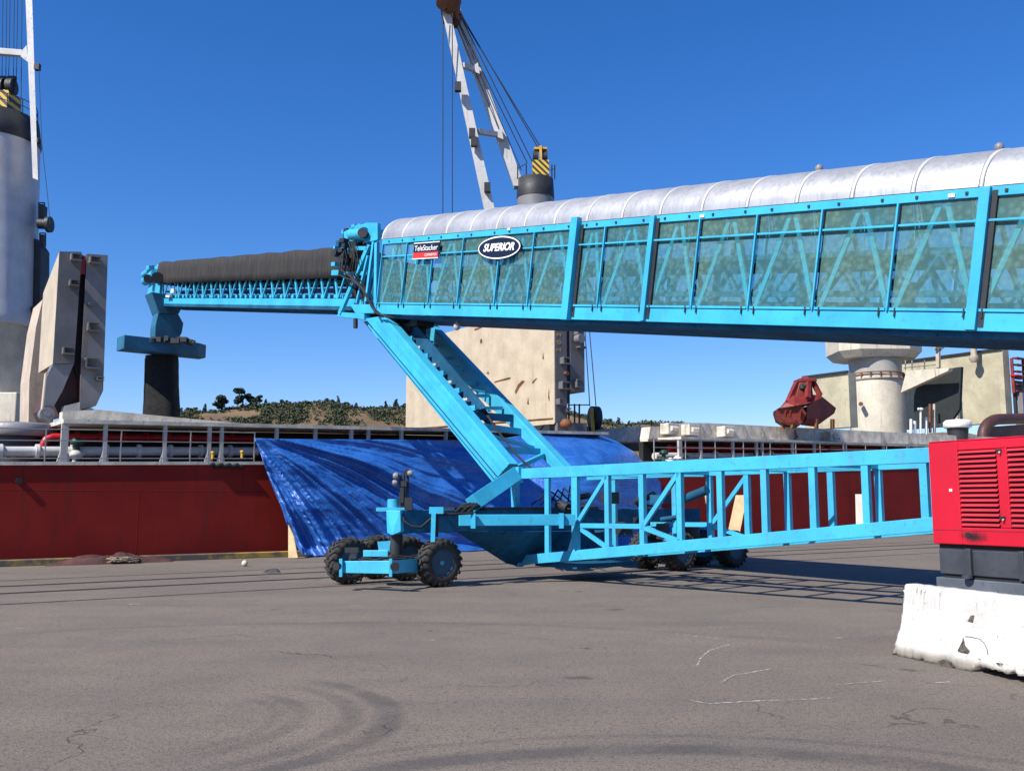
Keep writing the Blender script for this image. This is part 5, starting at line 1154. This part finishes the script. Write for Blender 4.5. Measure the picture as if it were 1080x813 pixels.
    mb = MB(); mb.cyl(at(415, 540, 20.2), at(415, 526, 20.2), .12, n=16); mb.cyl(at(415, 537, 20.2), at(415, 527, 20.2), .13, n=16); mb.box(at(413, 537, 20.2), Vector((.3, 0, 0)), Vector((0, .2, 0)), UP * .04); mb.build('slew_motor', M['cyanworn'], root)
    mb = MB()
    for x in (422.5, 426, 430): mb.cyl(at(x, 540, 20.1), at(x, 496 + abs(x - 427), 20.1), .03, n=8)
    mb.box(at(426, 510, 20.05), Vector((.06, 0, 0)), Vector((0, .06, 0)), UP * .06); mb.box(at(429, 498, 20.05), Vector((.04, 0, 0)), Vector((0, .05, 0)), UP * .07); mb.box(at(431, 531, 20.05), Vector((.08, 0, 0)), Vector((0, .08, 0)), UP * .13); mb.box(at(424, 522, 20.05), Vector((.04, 0, 0)), Vector((0, .05, 0)), UP * .16)
    mb.build('control_post', M['dark'], root)
    for (lx, ly, lr) in ((418, 502, .085), (417, 509, .07), (433, 499, .07)):
        MB().lathe(at(lx, ly, 20.0), [(lr * .8, -.05), (lr, 0), (lr * .6, .05)], ax=Vector((1, -.3, 0)), n=14).build('work_lamp', M['towergrey'], root)
    
    MB().beam(at(453, 538, 19.9), at(468, 538, 19.9), .2, .14, Vector((0, 1, 0))).build('beam_bracket', M['cyan'], root)
    MB().beam(at(457.5, 541, 19.75), at(456.5, 571, 19.75), .10, .09, Vector((0, 1, 0))).build('brake_strut', M['cyan'], root)
    MB().beam(at(461, 541, 19.9), at(460, 566, 19.9), .10, .08, Vector((0, 1, 0))).build('brake_strut', M['dark'], root)
undercarriage()

def legs():
    root = ROOT
    def L(x, y, p): s, z = sz(x, y, p); return W(s, p, z)
    # near leg : wide faced box beam (upper 385..405,335  -> foot 523..545,500)
    def leg(p, a0, a1, b0, b1, th, mt, nm='leg'):
        A0_, A1_, B0_, B1_ = L(*a0, p), L(*a1, p), L(*b0, p), L(*b1, p)
        return MB().hexa([A0_, A1_, A1_ + N * th, A0_ + N * th], [B0_, B1_, B1_ + N * th, B0_ + N * th]).build(nm, M[mt], root, bevel=.012)
    leg(PN + .02, (385, 336), (405, 333), (525, 503), (537, 489), .30, 'cyan')
    # raised stiffener lines on the near leg
    for (xa, ya, xb, yb) in ((388.5, 343, 522.5, 504.5), (403.5, 337.5, 535, 492)):
        MB().beam(L(xa, ya, PN), L(xb, yb, PN), .02, .05, N).build('leg_edge', M['cyanworn'], root)
    MB().beam(L(396, 338, PN - .01), L(530, 497, PN - .01), .02, .035, N).build('leg_edge', M['cyan'], root)
    # second, inner telescoping tube edge at lower side
    leg(PN + .34, (383, 339), (392, 338), (519, 508), (528, 503), .16, 'cyan', 'leg_sleeve')
    pf = PN + 2.0
    leg(pf, (422, 336), (450, 338), (589, 500), (601, 498), .28, 'cyanworn')
    leg(pf - .5, (447, 378), (455, 384), (507, 434), (516, 434), .12, 'cyan', 'leg_sleeve')
    leg(pf - .02, (544, 441), (556, 452), (590, 499), (600, 497), .1, 'cyan', 'leg_sleeve')
    MB().beam(L(566, 458, pf + .4), L(600, 493, pf + .4), .05, .06, N).build('leg_edge', M['cyan'], root)
    # near-leg inner lattice: two rails with rungs
    import itertools
    n0 = 13
    for i in range(n0):
        f = (i + .5) / n0 * .56
        xa = 405 + (537 - 405) * f; ya = 335 + (490 - 335) * f; xb = 428 + (550 - 428) * f; yb = 337 + (478 - 337) * f
        d = L(xa, ya, PN + .4); e = L(xb, yb, PN + 1.3)
        MB().beam(d, e, .24 if i % 3 else .10, .04).build('rung', M['navy'] if i % 3 else M['cyanworn'], root)
    for (x0, y0, x1, y1, th, mt) in ((489, 438, 540, 441, .2, 'navy'), (497, 448, 548, 455, .16, 'cyan'), (509, 457, 562, 472, .09, 'cyan'), (522, 474, 568, 476, .16, 'cyan'), (539, 496, 573, 480, .11, 'cyan')):
        d = L(x0, y0, PN + .30); e = L(x1, y1, pf - .02); MB().beam(d, e, .10, th).build('cross_strut', M[mt], root)
    mb = MB()
    for o_ in (0, .08): mb.tube([L(412, 342, PN + .7) + UP * o_, L(440, 360, PN + .8), L(470, 392, PN + .8), L(512, 436, PN + .8) + UP * o_, L(523, 452, PN + .8), L(545, 480, PN + .8), L(567, 500, PN + .9)], .025, 6)
    mb.build('hydraulic_hose', M['black'], root)
    MB().prism([L(408, 342, PN + .62), L(438, 342, PN + .62), L(512, 430, PN + .62), L(492, 436, PN + .62)], N * .05).build('leg_web', M['navy'], root)
    for i in range(9):
        f = (i + .5) / 9; xa = 428 + 74 * f; ya = 353 + 82 * f; c = L(xa, ya, PN + .5); MB().box(c, D * .16, N * .03, UP * (.035 if i % 2 else .07)).build('web_bracket', M['silver' if i % 2 else 'cyan'], root)
    # hydraulic ram between the legs
    MB().cyl(L(425, 345, PN + 1.1), L(520, 450, PN + 1.1), .09, n=14).build('lift_ram', M['navy'], root)
    MB().cyl(L(432, 352, PN + .9), L(462, 384, PN + .9), .10, n=14).build('lift_ram', M['ramgreen'], root)
    for i in range(7):
        f = (i + .5) / 7; d = L(412 + (488 - 412) * f, 345 + (437 - 345) * f, PN + .45); e = L(440 + (536 - 440) * f, 345 + (437 - 345) * f, pf - .05)
        MB().beam(d, e, .10, .09).build('cross_strut', M['cyanworn'], root)
        if i % 2 == 0: MB().beam(d, L(440 + (536 - 440) * (f + .1), 345 + 92 * (f + .1), pf - .05), .06, .05).build('cross_strut', M['cyan'], root)
    # head hinge clutter
    mb = MB()
    for x, y in ((412, 338), (420, 343), (430, 340), (437, 347), (445, 340)): mb.box(L(x, y, PN + .8), D * .18, N * .3, UP * .14)
    mb.build('leg_hinge', M['dark'], root)
    MB().beam(L(389, 331, PN + .2), L(389, 331, PN + .2) + N * 2, .18, .18).build('hinge_shaft', M['dark'], root)
M['ramgreen'] = paint('teal_ram_paint', (.06, .20, .20), .4, var=.2)
legs()

def wheels():
    root = ROOT
    ax = Vector((.62, -.785, 0)).normalized()          # axle direction (hub faces right and near)
    def tyre_mesh():
        mb = MB(); ro, hw = .50, .19; n = 48
        prof = [(-.17, .27), (-.19, .30), (-.20, .40), (-.165, .465), (-.12, .475), (.12, .475), (.165, .465), (.20, .40), (.19, .30), (.17, .27)]
        vs = []
        for (x, r) in prof:
            for i in range(n): g = 2 * math.pi * i / n; vs.append(Vector((x, r * math.cos(g), r * math.sin(g))))
        m = len(prof); mb.add(vs, [(j * n + i, j * n + (i + 1) % n, ((j + 1) % m) * n + (i + 1) % n, ((j + 1) % m) * n + i) for j in range(m) for i in range(n)], True)
        # chevron lugs
        for i in range(20):
            for sd in (-1, 1):
                g0 = 2 * math.pi * (i + (.5 if sd > 0 else 0)) / 20; pts_o = []; quad = []
                for (x, dg) in ((.01, .19), (.19, -.02)):
                    for w_ in (-.055, .055):
                        g = g0 + dg + w_; quad.append((sd * x, g))
                a, b, c, d = quad[0], quad[1], quad[3], quad[2]
                lo = [Vector((q[0], .462 * math.cos(q[1]), .462 * math.sin(q[1]))) for q in (a, b, c, d)]
                hi = [Vector((q[0], (.508 if abs(q[0]) < .1 else .497) * math.cos(q[1]), (.508 if abs(q[0]) < .1 else .497) * math.sin(q[1]))) for q in (a, b, c, d)]
                mb.hexa(lo, hi)
                # shoulder of the lug
                s0 = [(sd * .19, g0 - .02 - .055), (sd * .19, g0 - .02 + .055)]
                lo = [Vector((sd * .185, .455 * math.cos(g), .455 * math.sin(g))) for _, g in s0] + [Vector((sd * .208, .41 * math.cos(g), .41 * math.sin(g))) for _, g in reversed(s0)]
                hi = [Vector((sd * .192, .497 * math.cos(g), .497 * math.sin(g))) for _, g in s0] + [Vector((sd * .222, .415 * math.cos(g), .415 * math.sin(g))) for _, g in reversed(s0)]
                mb.hexa(lo, hi)
        return mb
    def rim_mesh():
        mb = MB(); mb.lathe((0, 0, 0), [(.0, .07), (.10, .075), (.12, .055), (.20, .04), (.235, .10), (.25, .165), (.285, .185), (.275, .15)], ax=Vector((1, 0, 0)), n=40)
        mb.lathe((0, 0, 0), [(.285, -.18), (.25, -.17), (.2, -.05), (.0, -.05)], ax=Vector((1, 0, 0)), n=40)
        return mb
    def hub_mesh():
        mb = MB(); mb.lathe((.055, 0, 0), [(.075, 0), (.075, .07), (.045, .10), (.0, .105)], ax=Vector((1, 0, 0)), n=20)
        for i in range(8): g = 2 * math.pi * i / 8; mb.cyl((.04, .15 * math.cos(g), .15 * math.sin(g)), (.075, .15 * math.cos(g), .15 * math.sin(g)), .014, n=6)
        return mb
    R0 = .5
    rot = Vector((1, 0, 0)).rotation_difference(ax).to_euler()
    w0 = None
    spots = [(462, 618.5), (428, 612), (367, 615.5), (397, 610)]
    locs = [ong(x, y) + UP * R0 for x, y in spots]
    cB = W(-17.0, 20.4, 0)
    for k in (-1.1, 1.1):
        for j in (-.35, .35): locs.append(cB + N * k + D * j * 1.6 + UP * R0)
    o0 = wloc(root)
    meshes = None
    for i, l in enumerate(locs):
        if i == 0:
            wh = bpy.data.objects.new('wheel', None); COL.objects.link(wh); wh.parent = root; wh.location = l - o0; wh.rotation_euler = rot
            ty = tyre_mesh().build('tyre', M['tyre'], wh, local=True); rm = rim_mesh().build('rim', M['rimblue'], wh, local=True); hb = hub_mesh().build('hub', M['cyanworn'], wh, local=True)
            meshes = (wh, ty, rm, hb)
        else:
            c = meshes[0].copy(); COL.objects.link(c); c.parent = root; c.location = l - o0; c.rotation_euler = (rot[0], rot[1], rot[2])
            for ch in meshes[1:]: d = ch.copy(); COL.objects.link(d); d.parent = c
            if i in (1, 3): pass
    # bogie frames
    fa, fb = ong(359, 611), ong(413, 619)
    z0, z1 = .24, .60
    def fr(x, y, Y): return at(x, y, Y)
    Yf = 19.3
    MB().hexa([fr(359.5, 591.5, Yf + .2), fr(359.5, 604, Yf + .2), fr(359.5, 604, Yf + .3), fr(359.5, 591.5, Yf + .3)], [fr(412, 591, Yf - .25), fr(412, 605, Yf - .25), fr(412, 605, Yf - .15), fr(412, 591, Yf - .15)]).build('bogie_frame', M['cyanworn'], root, bevel=.01)
    MB().hexa([fr(412.5, 591, Yf - .22), fr(412.5, 605, Yf - .22), fr(412.5, 605, Yf - .12), fr(412.5, 591, Yf - .12)], [fr(446, 588, Yf + .9), fr(446, 602, Yf + .9), fr(446, 602, Yf + 1.0), fr(446, 588, Yf + 1.0)]).build('bogie_frame', M['cyanworn'], root)
    MB().hexa([fr(383, 580, Yf + .9), fr(383, 587, Yf + .9), fr(383, 587, Yf + 1.5), fr(383, 580, Yf + 1.5)], [fr(409, 580, Yf + .7), fr(409, 587, Yf + .7), fr(409, 587, Yf + 1.4), fr(409, 580, Yf + 1.4)]).build('bogie_frame', M['cyanworn'], root, bevel=.01)
    for x in (359.5, 412):
        MB().beam(fr(x, 589, Yf - (.3 if x > 400 else -.12)), fr(x, 608, Yf - (.3 if x > 400 else -.12)), .06, .06, Vector((0, 1, 0))).build('frame_lug', M['cyanworn'], root)
    c = fr(416, 597, Yf - .3); MB().cyl(c, c + Vector((.03, -.12, 0)), .09, n=14).build('axle_pin', M['dark'], root)
    c = fr(357, 597, Yf - .05); MB().cyl(c, c + Vector((-.03, -.12, 0)), .07, n=14).build('axle_pin', M['dark'], root)
    mb = MB(); mb.hexa([fr(398, 571, 20.1), fr(414, 570, 20.1), fr(414, 570, 20.6), fr(398, 571, 20.6)], [fr(400, 585, 20.1), fr(412, 585, 20.1), fr(412, 585, 20.6), fr(400, 585, 20.6)]); mb.build('pivot_post', M['cyanworn'], root)
    mb = MB(); mb.cyl(fr(418, 561, 20.2), fr(417, 584, 20.2), .13, .16, n=20); mb.build('pivot_post', M['dark'], root)
    mb = MB(); mb.cyl(fr(371, 592, 19.6), fr(371, 583, 19.6), .06, n=10); mb.box(fr(371, 580, 19.6), Vector((.13, 0, 0)), Vector((0, .08, 0)), UP * .05); mb.box(fr(373, 586, 19.6), Vector((.06, 0, 0)), Vector((0, .08, 0)), UP * .06); mb.build('steering_sensor', M['dark'], root)
    mb = MB(); mb.tube([fr(378, 590, 19.5), fr(392, 592, 19.4), fr(405, 588, 19.5), fr(425, 589, 19.6), fr(440, 585, 19.8)], .022, 6); mb.tube([fr(381, 588, 19.6), fr(395, 590, 19.5), fr(420, 586, 19.6), fr(438, 588, 19.7)], .018, 6); mb.build('hydraulic_hose', M['black'], root)
    MB().box(cB + UP * .45, N * 1.4, D * .25, UP * .15).build('bogie_frame', M['navy'], root, bevel=.01)
    MB().cyl(cB + UP * .5, cB + UP * 1.2, .28, n=20).build('pivot_post', M['dark'], root)
M['rimblue'] = paint('dusty_blue_rim', (.02, .07, .12), .5, var=.3, dirt=(.05, .05, .05), dirt_amt=.6)
wheels()

# ------------------------------------------------------------------ generator
def soot_mat(p, rad):
    m = M['genred'].copy(); m.name = 'sooty_red_paint'; nt = m.node_tree; b = nt.nodes['Principled BSDF']
    src = b.inputs['Base Color'].links[0].from_socket; g = nd(nt, 'ShaderNodeNewGeometry').outputs['Position']
    sb = nd(nt, 'ShaderNodeVectorMath', operation='SUBTRACT'); nt.links.new(g, sb.inputs[0]); sb.inputs[1].default_value = p
    sc_ = nd(nt, 'ShaderNodeVectorMath', operation='MULTIPLY'); nt.links.new(sb.outputs[0], sc_.inputs[0]); sc_.inputs[1].default_value = (.8, .8, 2.2)
    ln = nd(nt, 'ShaderNodeVectorMath', operation='LENGTH'); nt.links.new(sc_.outputs[0], ln.inputs[0])
    dd = math_(nt, 'ADD', ln.outputs['Value'], math_(nt, 'MULTIPLY', nz(nt, coord(nt), 9, 6, .7), rad * .9))
    nt.links.new(mix(nt, ramp(nt, dd, rad * .55, rad * 1.35, .95, 0), src, (.012, .010, .010)), b.inputs['Base Color']); return m
def generator():
    d = Vector((.470, -.883, 0)).normalized(); nrm = Vector((-d.y, d.x, 0)); nrm = -nrm if nrm.y > 0 else nrm   # towards the camera
    c0 = ong(990, 663); base = Vector((c0.x, c0.y, 0))
    t = thing('generator', 'red louvred generator on dark steel base behind the white barrier', 'generator', base)
    def G(a, o, z): return base + d * a + nrm * o + UP * z
    def ga(x, y, o=0.0): p = onplane(x, y, base + nrm * o, nrm); return (p - base).dot(d), p.z
    Lg, Dg = 3.6, 1.3
    zt = ga(985.5, 467)[1]; zr = ga(988, 573)[1]; zs = ga(990, 606)[1]
    def bx(a0, a1, o0, o1, z0, z1, nm, mt, par=t, bev=.012):
        return MB().hexa([G(a0, o0, z0), G(a1, o0, z0), G(a1, o1, z0), G(a0, o1, z0)], [G(a0, o0, z1), G(a1, o0, z1), G(a1, o1, z1), G(a0, o1, z1)]).build(nm, M[mt], par, bevel=bev)
    aL0 = ga(1009.5, 480)[0]; aL1 = ga(1050.5, 480)[0]; aM0 = ga(1061.5, 480)[0]; zl1 = ga(1010, 475)[1]; zl0 = ga(1014, 556)[1]; wL = aL1 - aL0
    aM1 = aM0 + wL; th = .05
    # housing shell: core + raised frame members round the louvres
    body = bx(0, Lg, -Dg, -th, zr, zt, 'housing', 'genred')
    bx(-.012, aL0, -th + .002, 0, zr, zt, 'panel_frame', 'genred'); bx(aL1, aM0, -th + .002, .0, zl0, zl1, 'panel_frame', 'genred'); bx(aM1, Lg, -th + .002, 0, zr, zt, 'panel_frame', 'genred')
    bx(aL0 + .001, aM1 - .001, -th + .002, .001, zl1, zt, 'panel_frame', 'genred'); bx(aL0 + .001, aM1 - .001, -th + .002, .001, zr, zl0, 'panel_frame', 'genred')
    bx(-.006, Lg, -Dg, .004, zt + .001, zt + .02, 'roof_cap', 'genred')
    for (a0, a1) in ((aL0, aL1), (aM0, aM1)):
        bk = bx(a0 + .002, a1 - .002, -th + .003, -th + .008, zl0 + .002, zl1 - .002, 'louvre_panel', 'black', bev=0)
        n = 16; hz = (zl1 - zl0) / n
        for i in range(n):
            z0 = zl0 + i * hz
            MB().hexa([G(a0 + .01, -.038, z0 + hz * .98), G(a1 - .01, -.038, z0 + hz * .98), G(a1 - .01, -.034, z0 + hz * 1.03), G(a0 + .01, -.034, z0 + hz * 1.03)],
                      [G(a0 + .01, .012, z0 + hz * .32), G(a1 - .01, .012, z0 + hz * .32), G(a1 - .01, .016, z0 + hz * .40), G(a0 + .01, .016, z0 + hz * .40)]).build('slat', M['genslat'], bk)
    a, z = ga(1023, 566); M['soot'] = soot_mat(G(a + .06, 0, z), .26)
    for o_ in t.children:
        if o_.name.startswith('panel_frame') or o_.name.startswith('housing'): o_.data.materials[0] = M['soot']
    # latches, holes, seam
    for (x, y) in ((1054, 475), (1058, 546)):
        a, z = ga(x, y); MB().box(G(a, .015, z), d * .035, nrm * .012, UP * .02).build('latch', M['dark'], t); MB().cyl(G(a + .02, .02, z - .02), G(a + .02, .045, z - .03), .012, n=8).build('latch_pin', M['silver'], t)
    a, z = ga(1021, 564); MB().cyl(G(a, -.03, z), G(a, .008, z), .04, n=18).build('exhaust_hole', M['black'], t)
    a, z = ga(1003, 517); text('85', 'lettering', .05, M['letterwhite'], G(a, .006, z), d, UP, t, bold=.002, extr=.001) 
    bx(-.01, Lg, .0015, .004, zr + .19, zr + .195, 'seam', 'dark', bev=0)
    # base
    bx(.04, Lg, -Dg, -.06, zr - .07, zr, 'base_gap', 'black', bev=0)
    bx(.05, Lg, -Dg + .02, -.03, zs + .02, zr - .07, 'fuel_tank', 'genbase')
    for (x,) in ((1022,), (1078,)):
        a, z = ga(x, 590); bx(a - .04, a + .04, -.03, .03, zs, zr - .05, 'base_post', 'genbase')
    a, _ = ga(1022, 590); MB().cyl(G(a, .05, zs - .01), G(a, .05, zs + .03), .07, n=16).build('base_pad', M['genbase'], t)
    bx(.0, Lg, -Dg, .0, zs - .24, zs - .03, 'skid', 'genskid'); bx(.10, Lg, -Dg + .1, -.06, zs - .035, zs + .025, 'base_gap', 'black', bev=0)
    bx(.1, .5, -Dg + .1, -.1, 0, zs - .24, 'skid_foot', 'genbase'); bx(Lg - .6, Lg - .1, -Dg + .1, -.1, 0, zs - .24, 'skid_foot', 'genbase')
    # soot stain plate as thin film around the hole is in the paint
M['genskid'] = paint('grey_skid_steel', (.10, .115, .135), .5, var=.3, dirt=(.05, .05, .05), dirt_amt=.6)
generator()

def barrier():
    a = ong(940, 690); b = ong(1035, 711); d = (Vector((b.x, b.y, 0)) - Vector((a.x, a.y, 0))).normalized(); nrm = Vector((d.y, -d.x, 0)); nrm = nrm if nrm.dot(EYE - a) > 0 else -nrm
    base = Vector((a.x, a.y, 0)) - nrm * .30; Lb = 3.0
    t = thing('concrete_barrier', 'white painted concrete jersey barrier with chipped bottom edge beside the generator', 'barrier', base)
    prof = [(.30, 0), (.30, .04), (.295, .09), (.27, .12), (.22, .20), (.18, .29), (.16, .36), (.14, .48), (.12, .62), (.105, .74), (.09, .79), (.07, .805)]
    prof = prof + [(-x, z) for x, z in reversed(prof)]
    n = len(prof); nl = 150; vs = []
    for i in range(nl + 1):
        s = Lb * i / nl
        bat = .0
        for (o, z) in prof:
            P = base + d * s + nrm * o + UP * z
            if z < .13:
                k = noise.fractal(Vector((s * 7, z * 8, 3)), 1, 2, 4); k = max(0, k - .12) * .10
                chip = .06 * math.exp(-((s - .80) / .12) ** 2) + .05 * math.exp(-((s - 1.28) / .16) ** 2)
                P -= nrm * math.copysign(k + (chip if o > 0 else 0), o)
                if z == 0:
                    lift = .07 * max(0, min(1, (s - 1.18) / .08)) * max(0, min(1, (2.1 - s) / .08)) * (1 + .4 * noise.noise(Vector((s * 14, 0, 0))))
                    P += UP * (lift + max(0, k) * .3)
                elif z < .1: P += UP * (.055 * max(0, min(1, (s - 1.18) / .08)) * max(0, min(1, (2.1 - s) / .08)))
            P += nrm * .004 * noise.fractal(Vector((s * 3, z * 5, o * 3)), 1, 2, 4)
            if z > .7: P += UP * (.006 * noise.fractal(Vector((s * 9, 4, o * 9)), 1, 2, 4))
            if i == 0: P += d * (.006 * noise.noise(Vector((o * 9, z * 9, 0))) - (-.05 * (z / .8)) + .02)
            vs.append(P)
    mb = MB(); mb.add(vs, [(i * n + j, i * n + (j + 1) % n, (i + 1) * n + (j + 1) % n, (i + 1) * n + j) for i in range(nl) for j in range(n)], True); mb.add(vs, [tuple(range(n)), tuple(range(nl * n, nl * n + n))])
    o = mb.build('barrier_body', M['concrete'], t)
    # broken pockets showing dark aggregate
    def on(x, y, out):
        p = onplane(x, y, base + nrm * .16, nrm); s = (p - base).dot(d); z = p.z
        ov = [q for q in prof if q[0] > 0]
        for (o1, z1), (o2, z2) in zip(ov, ov[1:]):
            if z1 <= z <= z2: oo = o1 + (o2 - o1) * (z - z1) / (z2 - z1); break
        else: oo = .3
        r = ray(x, y)
        # refine on the true face offset
        p = onplane(x, y, base + nrm * oo, nrm); s = (p - base).dot(d); return base + d * s + nrm * (oo + out) + UP * p.z
    for pts in ([(1020.5, 655), (1024, 649), (1028, 648.5), (1026.5, 656.5)], [(1010, 686), (1015, 676), (1016, 671), (1018, 680), (1023, 686), (1021, 688), (1013, 687)],
                [(989, 697), (995, 695), (1004, 698), (1008, 703), (1003, 704), (993, 701)]):
        MB().add([on(x, y, .004) for x, y in pts], [tuple(range(len(pts)))]).build('spalled_pocket', M['aggregate'], t)
    mb = MB(); mb.tube([on(1018, 671, .0), on(1024, 671.5, .0), on(1033, 673.5, .0), on(1038, 678, .0), on(1041, 684, .0), on(1042, 690, .0)], .004, 5); mb.build('cast_ring', M['aggregate'], t)
barrier()

# ------------------------------------------------------------------ small things
def small():
    def board(pts, Y, mat, lab, th=.03):
        return tag(MB().prism([at(x, y, yy) for x, y, yy in pts], Vector((.015, th, 0))).build('wooden_board', mat), lab, 'board', 'boards leaning by the hull')
    Y = ong(775, 571).y
    board([(766, 568, Y), (779, 568, Y), (788, 522, Y + .9), (776, 522, Y + .9)], Y, M['plywood'], 'tan plywood board leaning on the red hull seen through the middle of the truss')
    Y = ong(745, 573).y; board([(762, 570, Y), (766, 569, Y), (764, 556, Y + .3), (760, 545, Y + .5)], Y, M['paleboard'], 'thin pale offcut beside the tan plywood board')
    board([(744, 530, Y + 1), (746, 533, Y + 1), (746, 523, Y + 1.2), (743, 521, Y + 1.2)], Y, M['plywood'], 'small yellow wood scrap against the hull left of the plywood board')
    Y = ong(907, 566).y; board([(903, 560, Y), (913, 559, Y), (912, 521, Y + .5), (902, 521, Y + .5)], Y, M['paleboard'], 'white upright board behind the truss near the generator')
    Y = ong(310, 590).y; board([(304, 588, Y + .5), (314, 588, Y + .5), (310, 566, Y + .7), (304, 553, Y + .8)], Y, M['plywood'], 'tan board poking out at the lower left corner of the blue tarp')
    # maroon debris heap + rope
    rnd = random.Random(5)
    c = ong(150, 600); mb = MB(); nx, ny = 60, 16; vs = []
    qc = (c - QP(0, 0)).dot(ES)
    for j in range(ny + 1):
        for i in range(nx + 1):
            u = i / nx * 2 - 1; v = j / ny * 2 - 1; h = max(0, (1 - u * u) * (1 - v * v)) ** .6 * .24 * (1 + .55 * noise.fractal(Vector((u * 3, v * 2, 0)), 1, 2, 5))
            vs.append(QP(qc + u * 1.75 + v * .2, -.35 + v * .45, .0 + max(0, h)))
    t = thing('debris_heap', 'low maroon heap of netting and cloth on the quay edge at left', 'debris', QP(qc, -.3, 0))
    MB().add(vs, [(j * (nx + 1) + i, j * (nx + 1) + i + 1, (j + 1) * (nx + 1) + i + 1, (j + 1) * (nx + 1) + i) for j in range(ny) for i in range(nx)], True).build('netting', M['debris'], t)
    pts = []
    for k in range(70): pts.append(QP(qc + .15 + .5 * math.sin(k * .9) * rnd.uniform(.5, 1), -.8 + .22 * math.cos(k * 1.3), .05 + .16 * abs(math.sin(k * .37)) * rnd.random()))
    MB().tube(pts, .022, 6).build('rope_tangle', M['rope'], t)
    c = ong(258, 597); o = MB().lathe(c, [(.02, 0), (.07, .02), (.09, .08), (.07, .14), (.02, .17)], n=16).build('float_ball', M['tower']); tag(o, 'small dirty white ball on the quay edge left of the tarp', 'ball')
    c = ong(286, 604); mb = MB(); mb.add([c + Vector((a, b, z)) for a, b, z in ((-.22, 0, .02), (-.1, -.08, .02), (.2, -.05, .02), (.24, .06, .02), (0, .1, .02), (-.05, 0, .10), (.1, 0, .12))], [(0, 1, 5), (1, 2, 6, 5), (2, 3, 6), (3, 4, 5, 6), (4, 0, 5), (0, 4, 3, 2, 1)])
    tag(mb.build('dark_rubble', M['dark']), 'small dark lump of rubble lying on the asphalt below the tarp corner', 'rubble')
    # blue tarp-covered bundle behind the truss
    Yb = 30.0; t = thing('covered_bundle', 'rounded bundle under blue tarp behind the right part of the truss', 'bundle', at(722, 575, Yb)); vs = []
    c = at(715, 551, Yb); a = Vector((.85, .5, 0)).normalized(); b = Vector((-a.y, a.x, 0))
    nx, ny = 36, 40
    for i in range(nx + 1):
        f = i / nx; s_ = -1.2 + 2.2 * f; r = .62 * (1 - .0 * f) * (1 if f < .86 else math.sqrt(max(.0, 1 - ((f - .86) / .14) ** 2)) * .35 + .65)
        for k in range(ny):
            g = 2 * math.pi * k / ny; rr = r * (1 + .05 * noise.fractal(Vector((s_ * 2, math.cos(g) * 1.5, math.sin(g) * 1.5)), 1, 2, 4)); vs.append(Vector((c.x, c.y, .62)) + a * s_ + b * math.cos(g) * rr + UP * math.sin(g) * rr * .95)
    mb = MB(); mb.add(vs, [(i * ny + k, i * ny + (k + 1) % ny, (i + 1) * ny + (k + 1) % ny, (i + 1) * ny + k) for i in range(nx) for k in range(ny)], True); mb.add(vs, [tuple(range(ny)), tuple(range(nx * ny, nx * ny + ny))]); mb.build('tarp_wrap', M['tarp'], t)
    e = Vector((c.x, c.y, .62)) + a * 1.01
    mb = MB(); mb.lathe(e, [(.44, 0), (.47, .05), (.38, .09), (.1, .10)], ax=a, n=28); mb.build('bundle_end', M['black'], t)
    mb = MB(); mb.box(Vector((c.x, c.y, .12)) + a * .1, a * 1.3, b * .5, UP * .12); mb.build('pallet_base', M['dark'], t)
small()
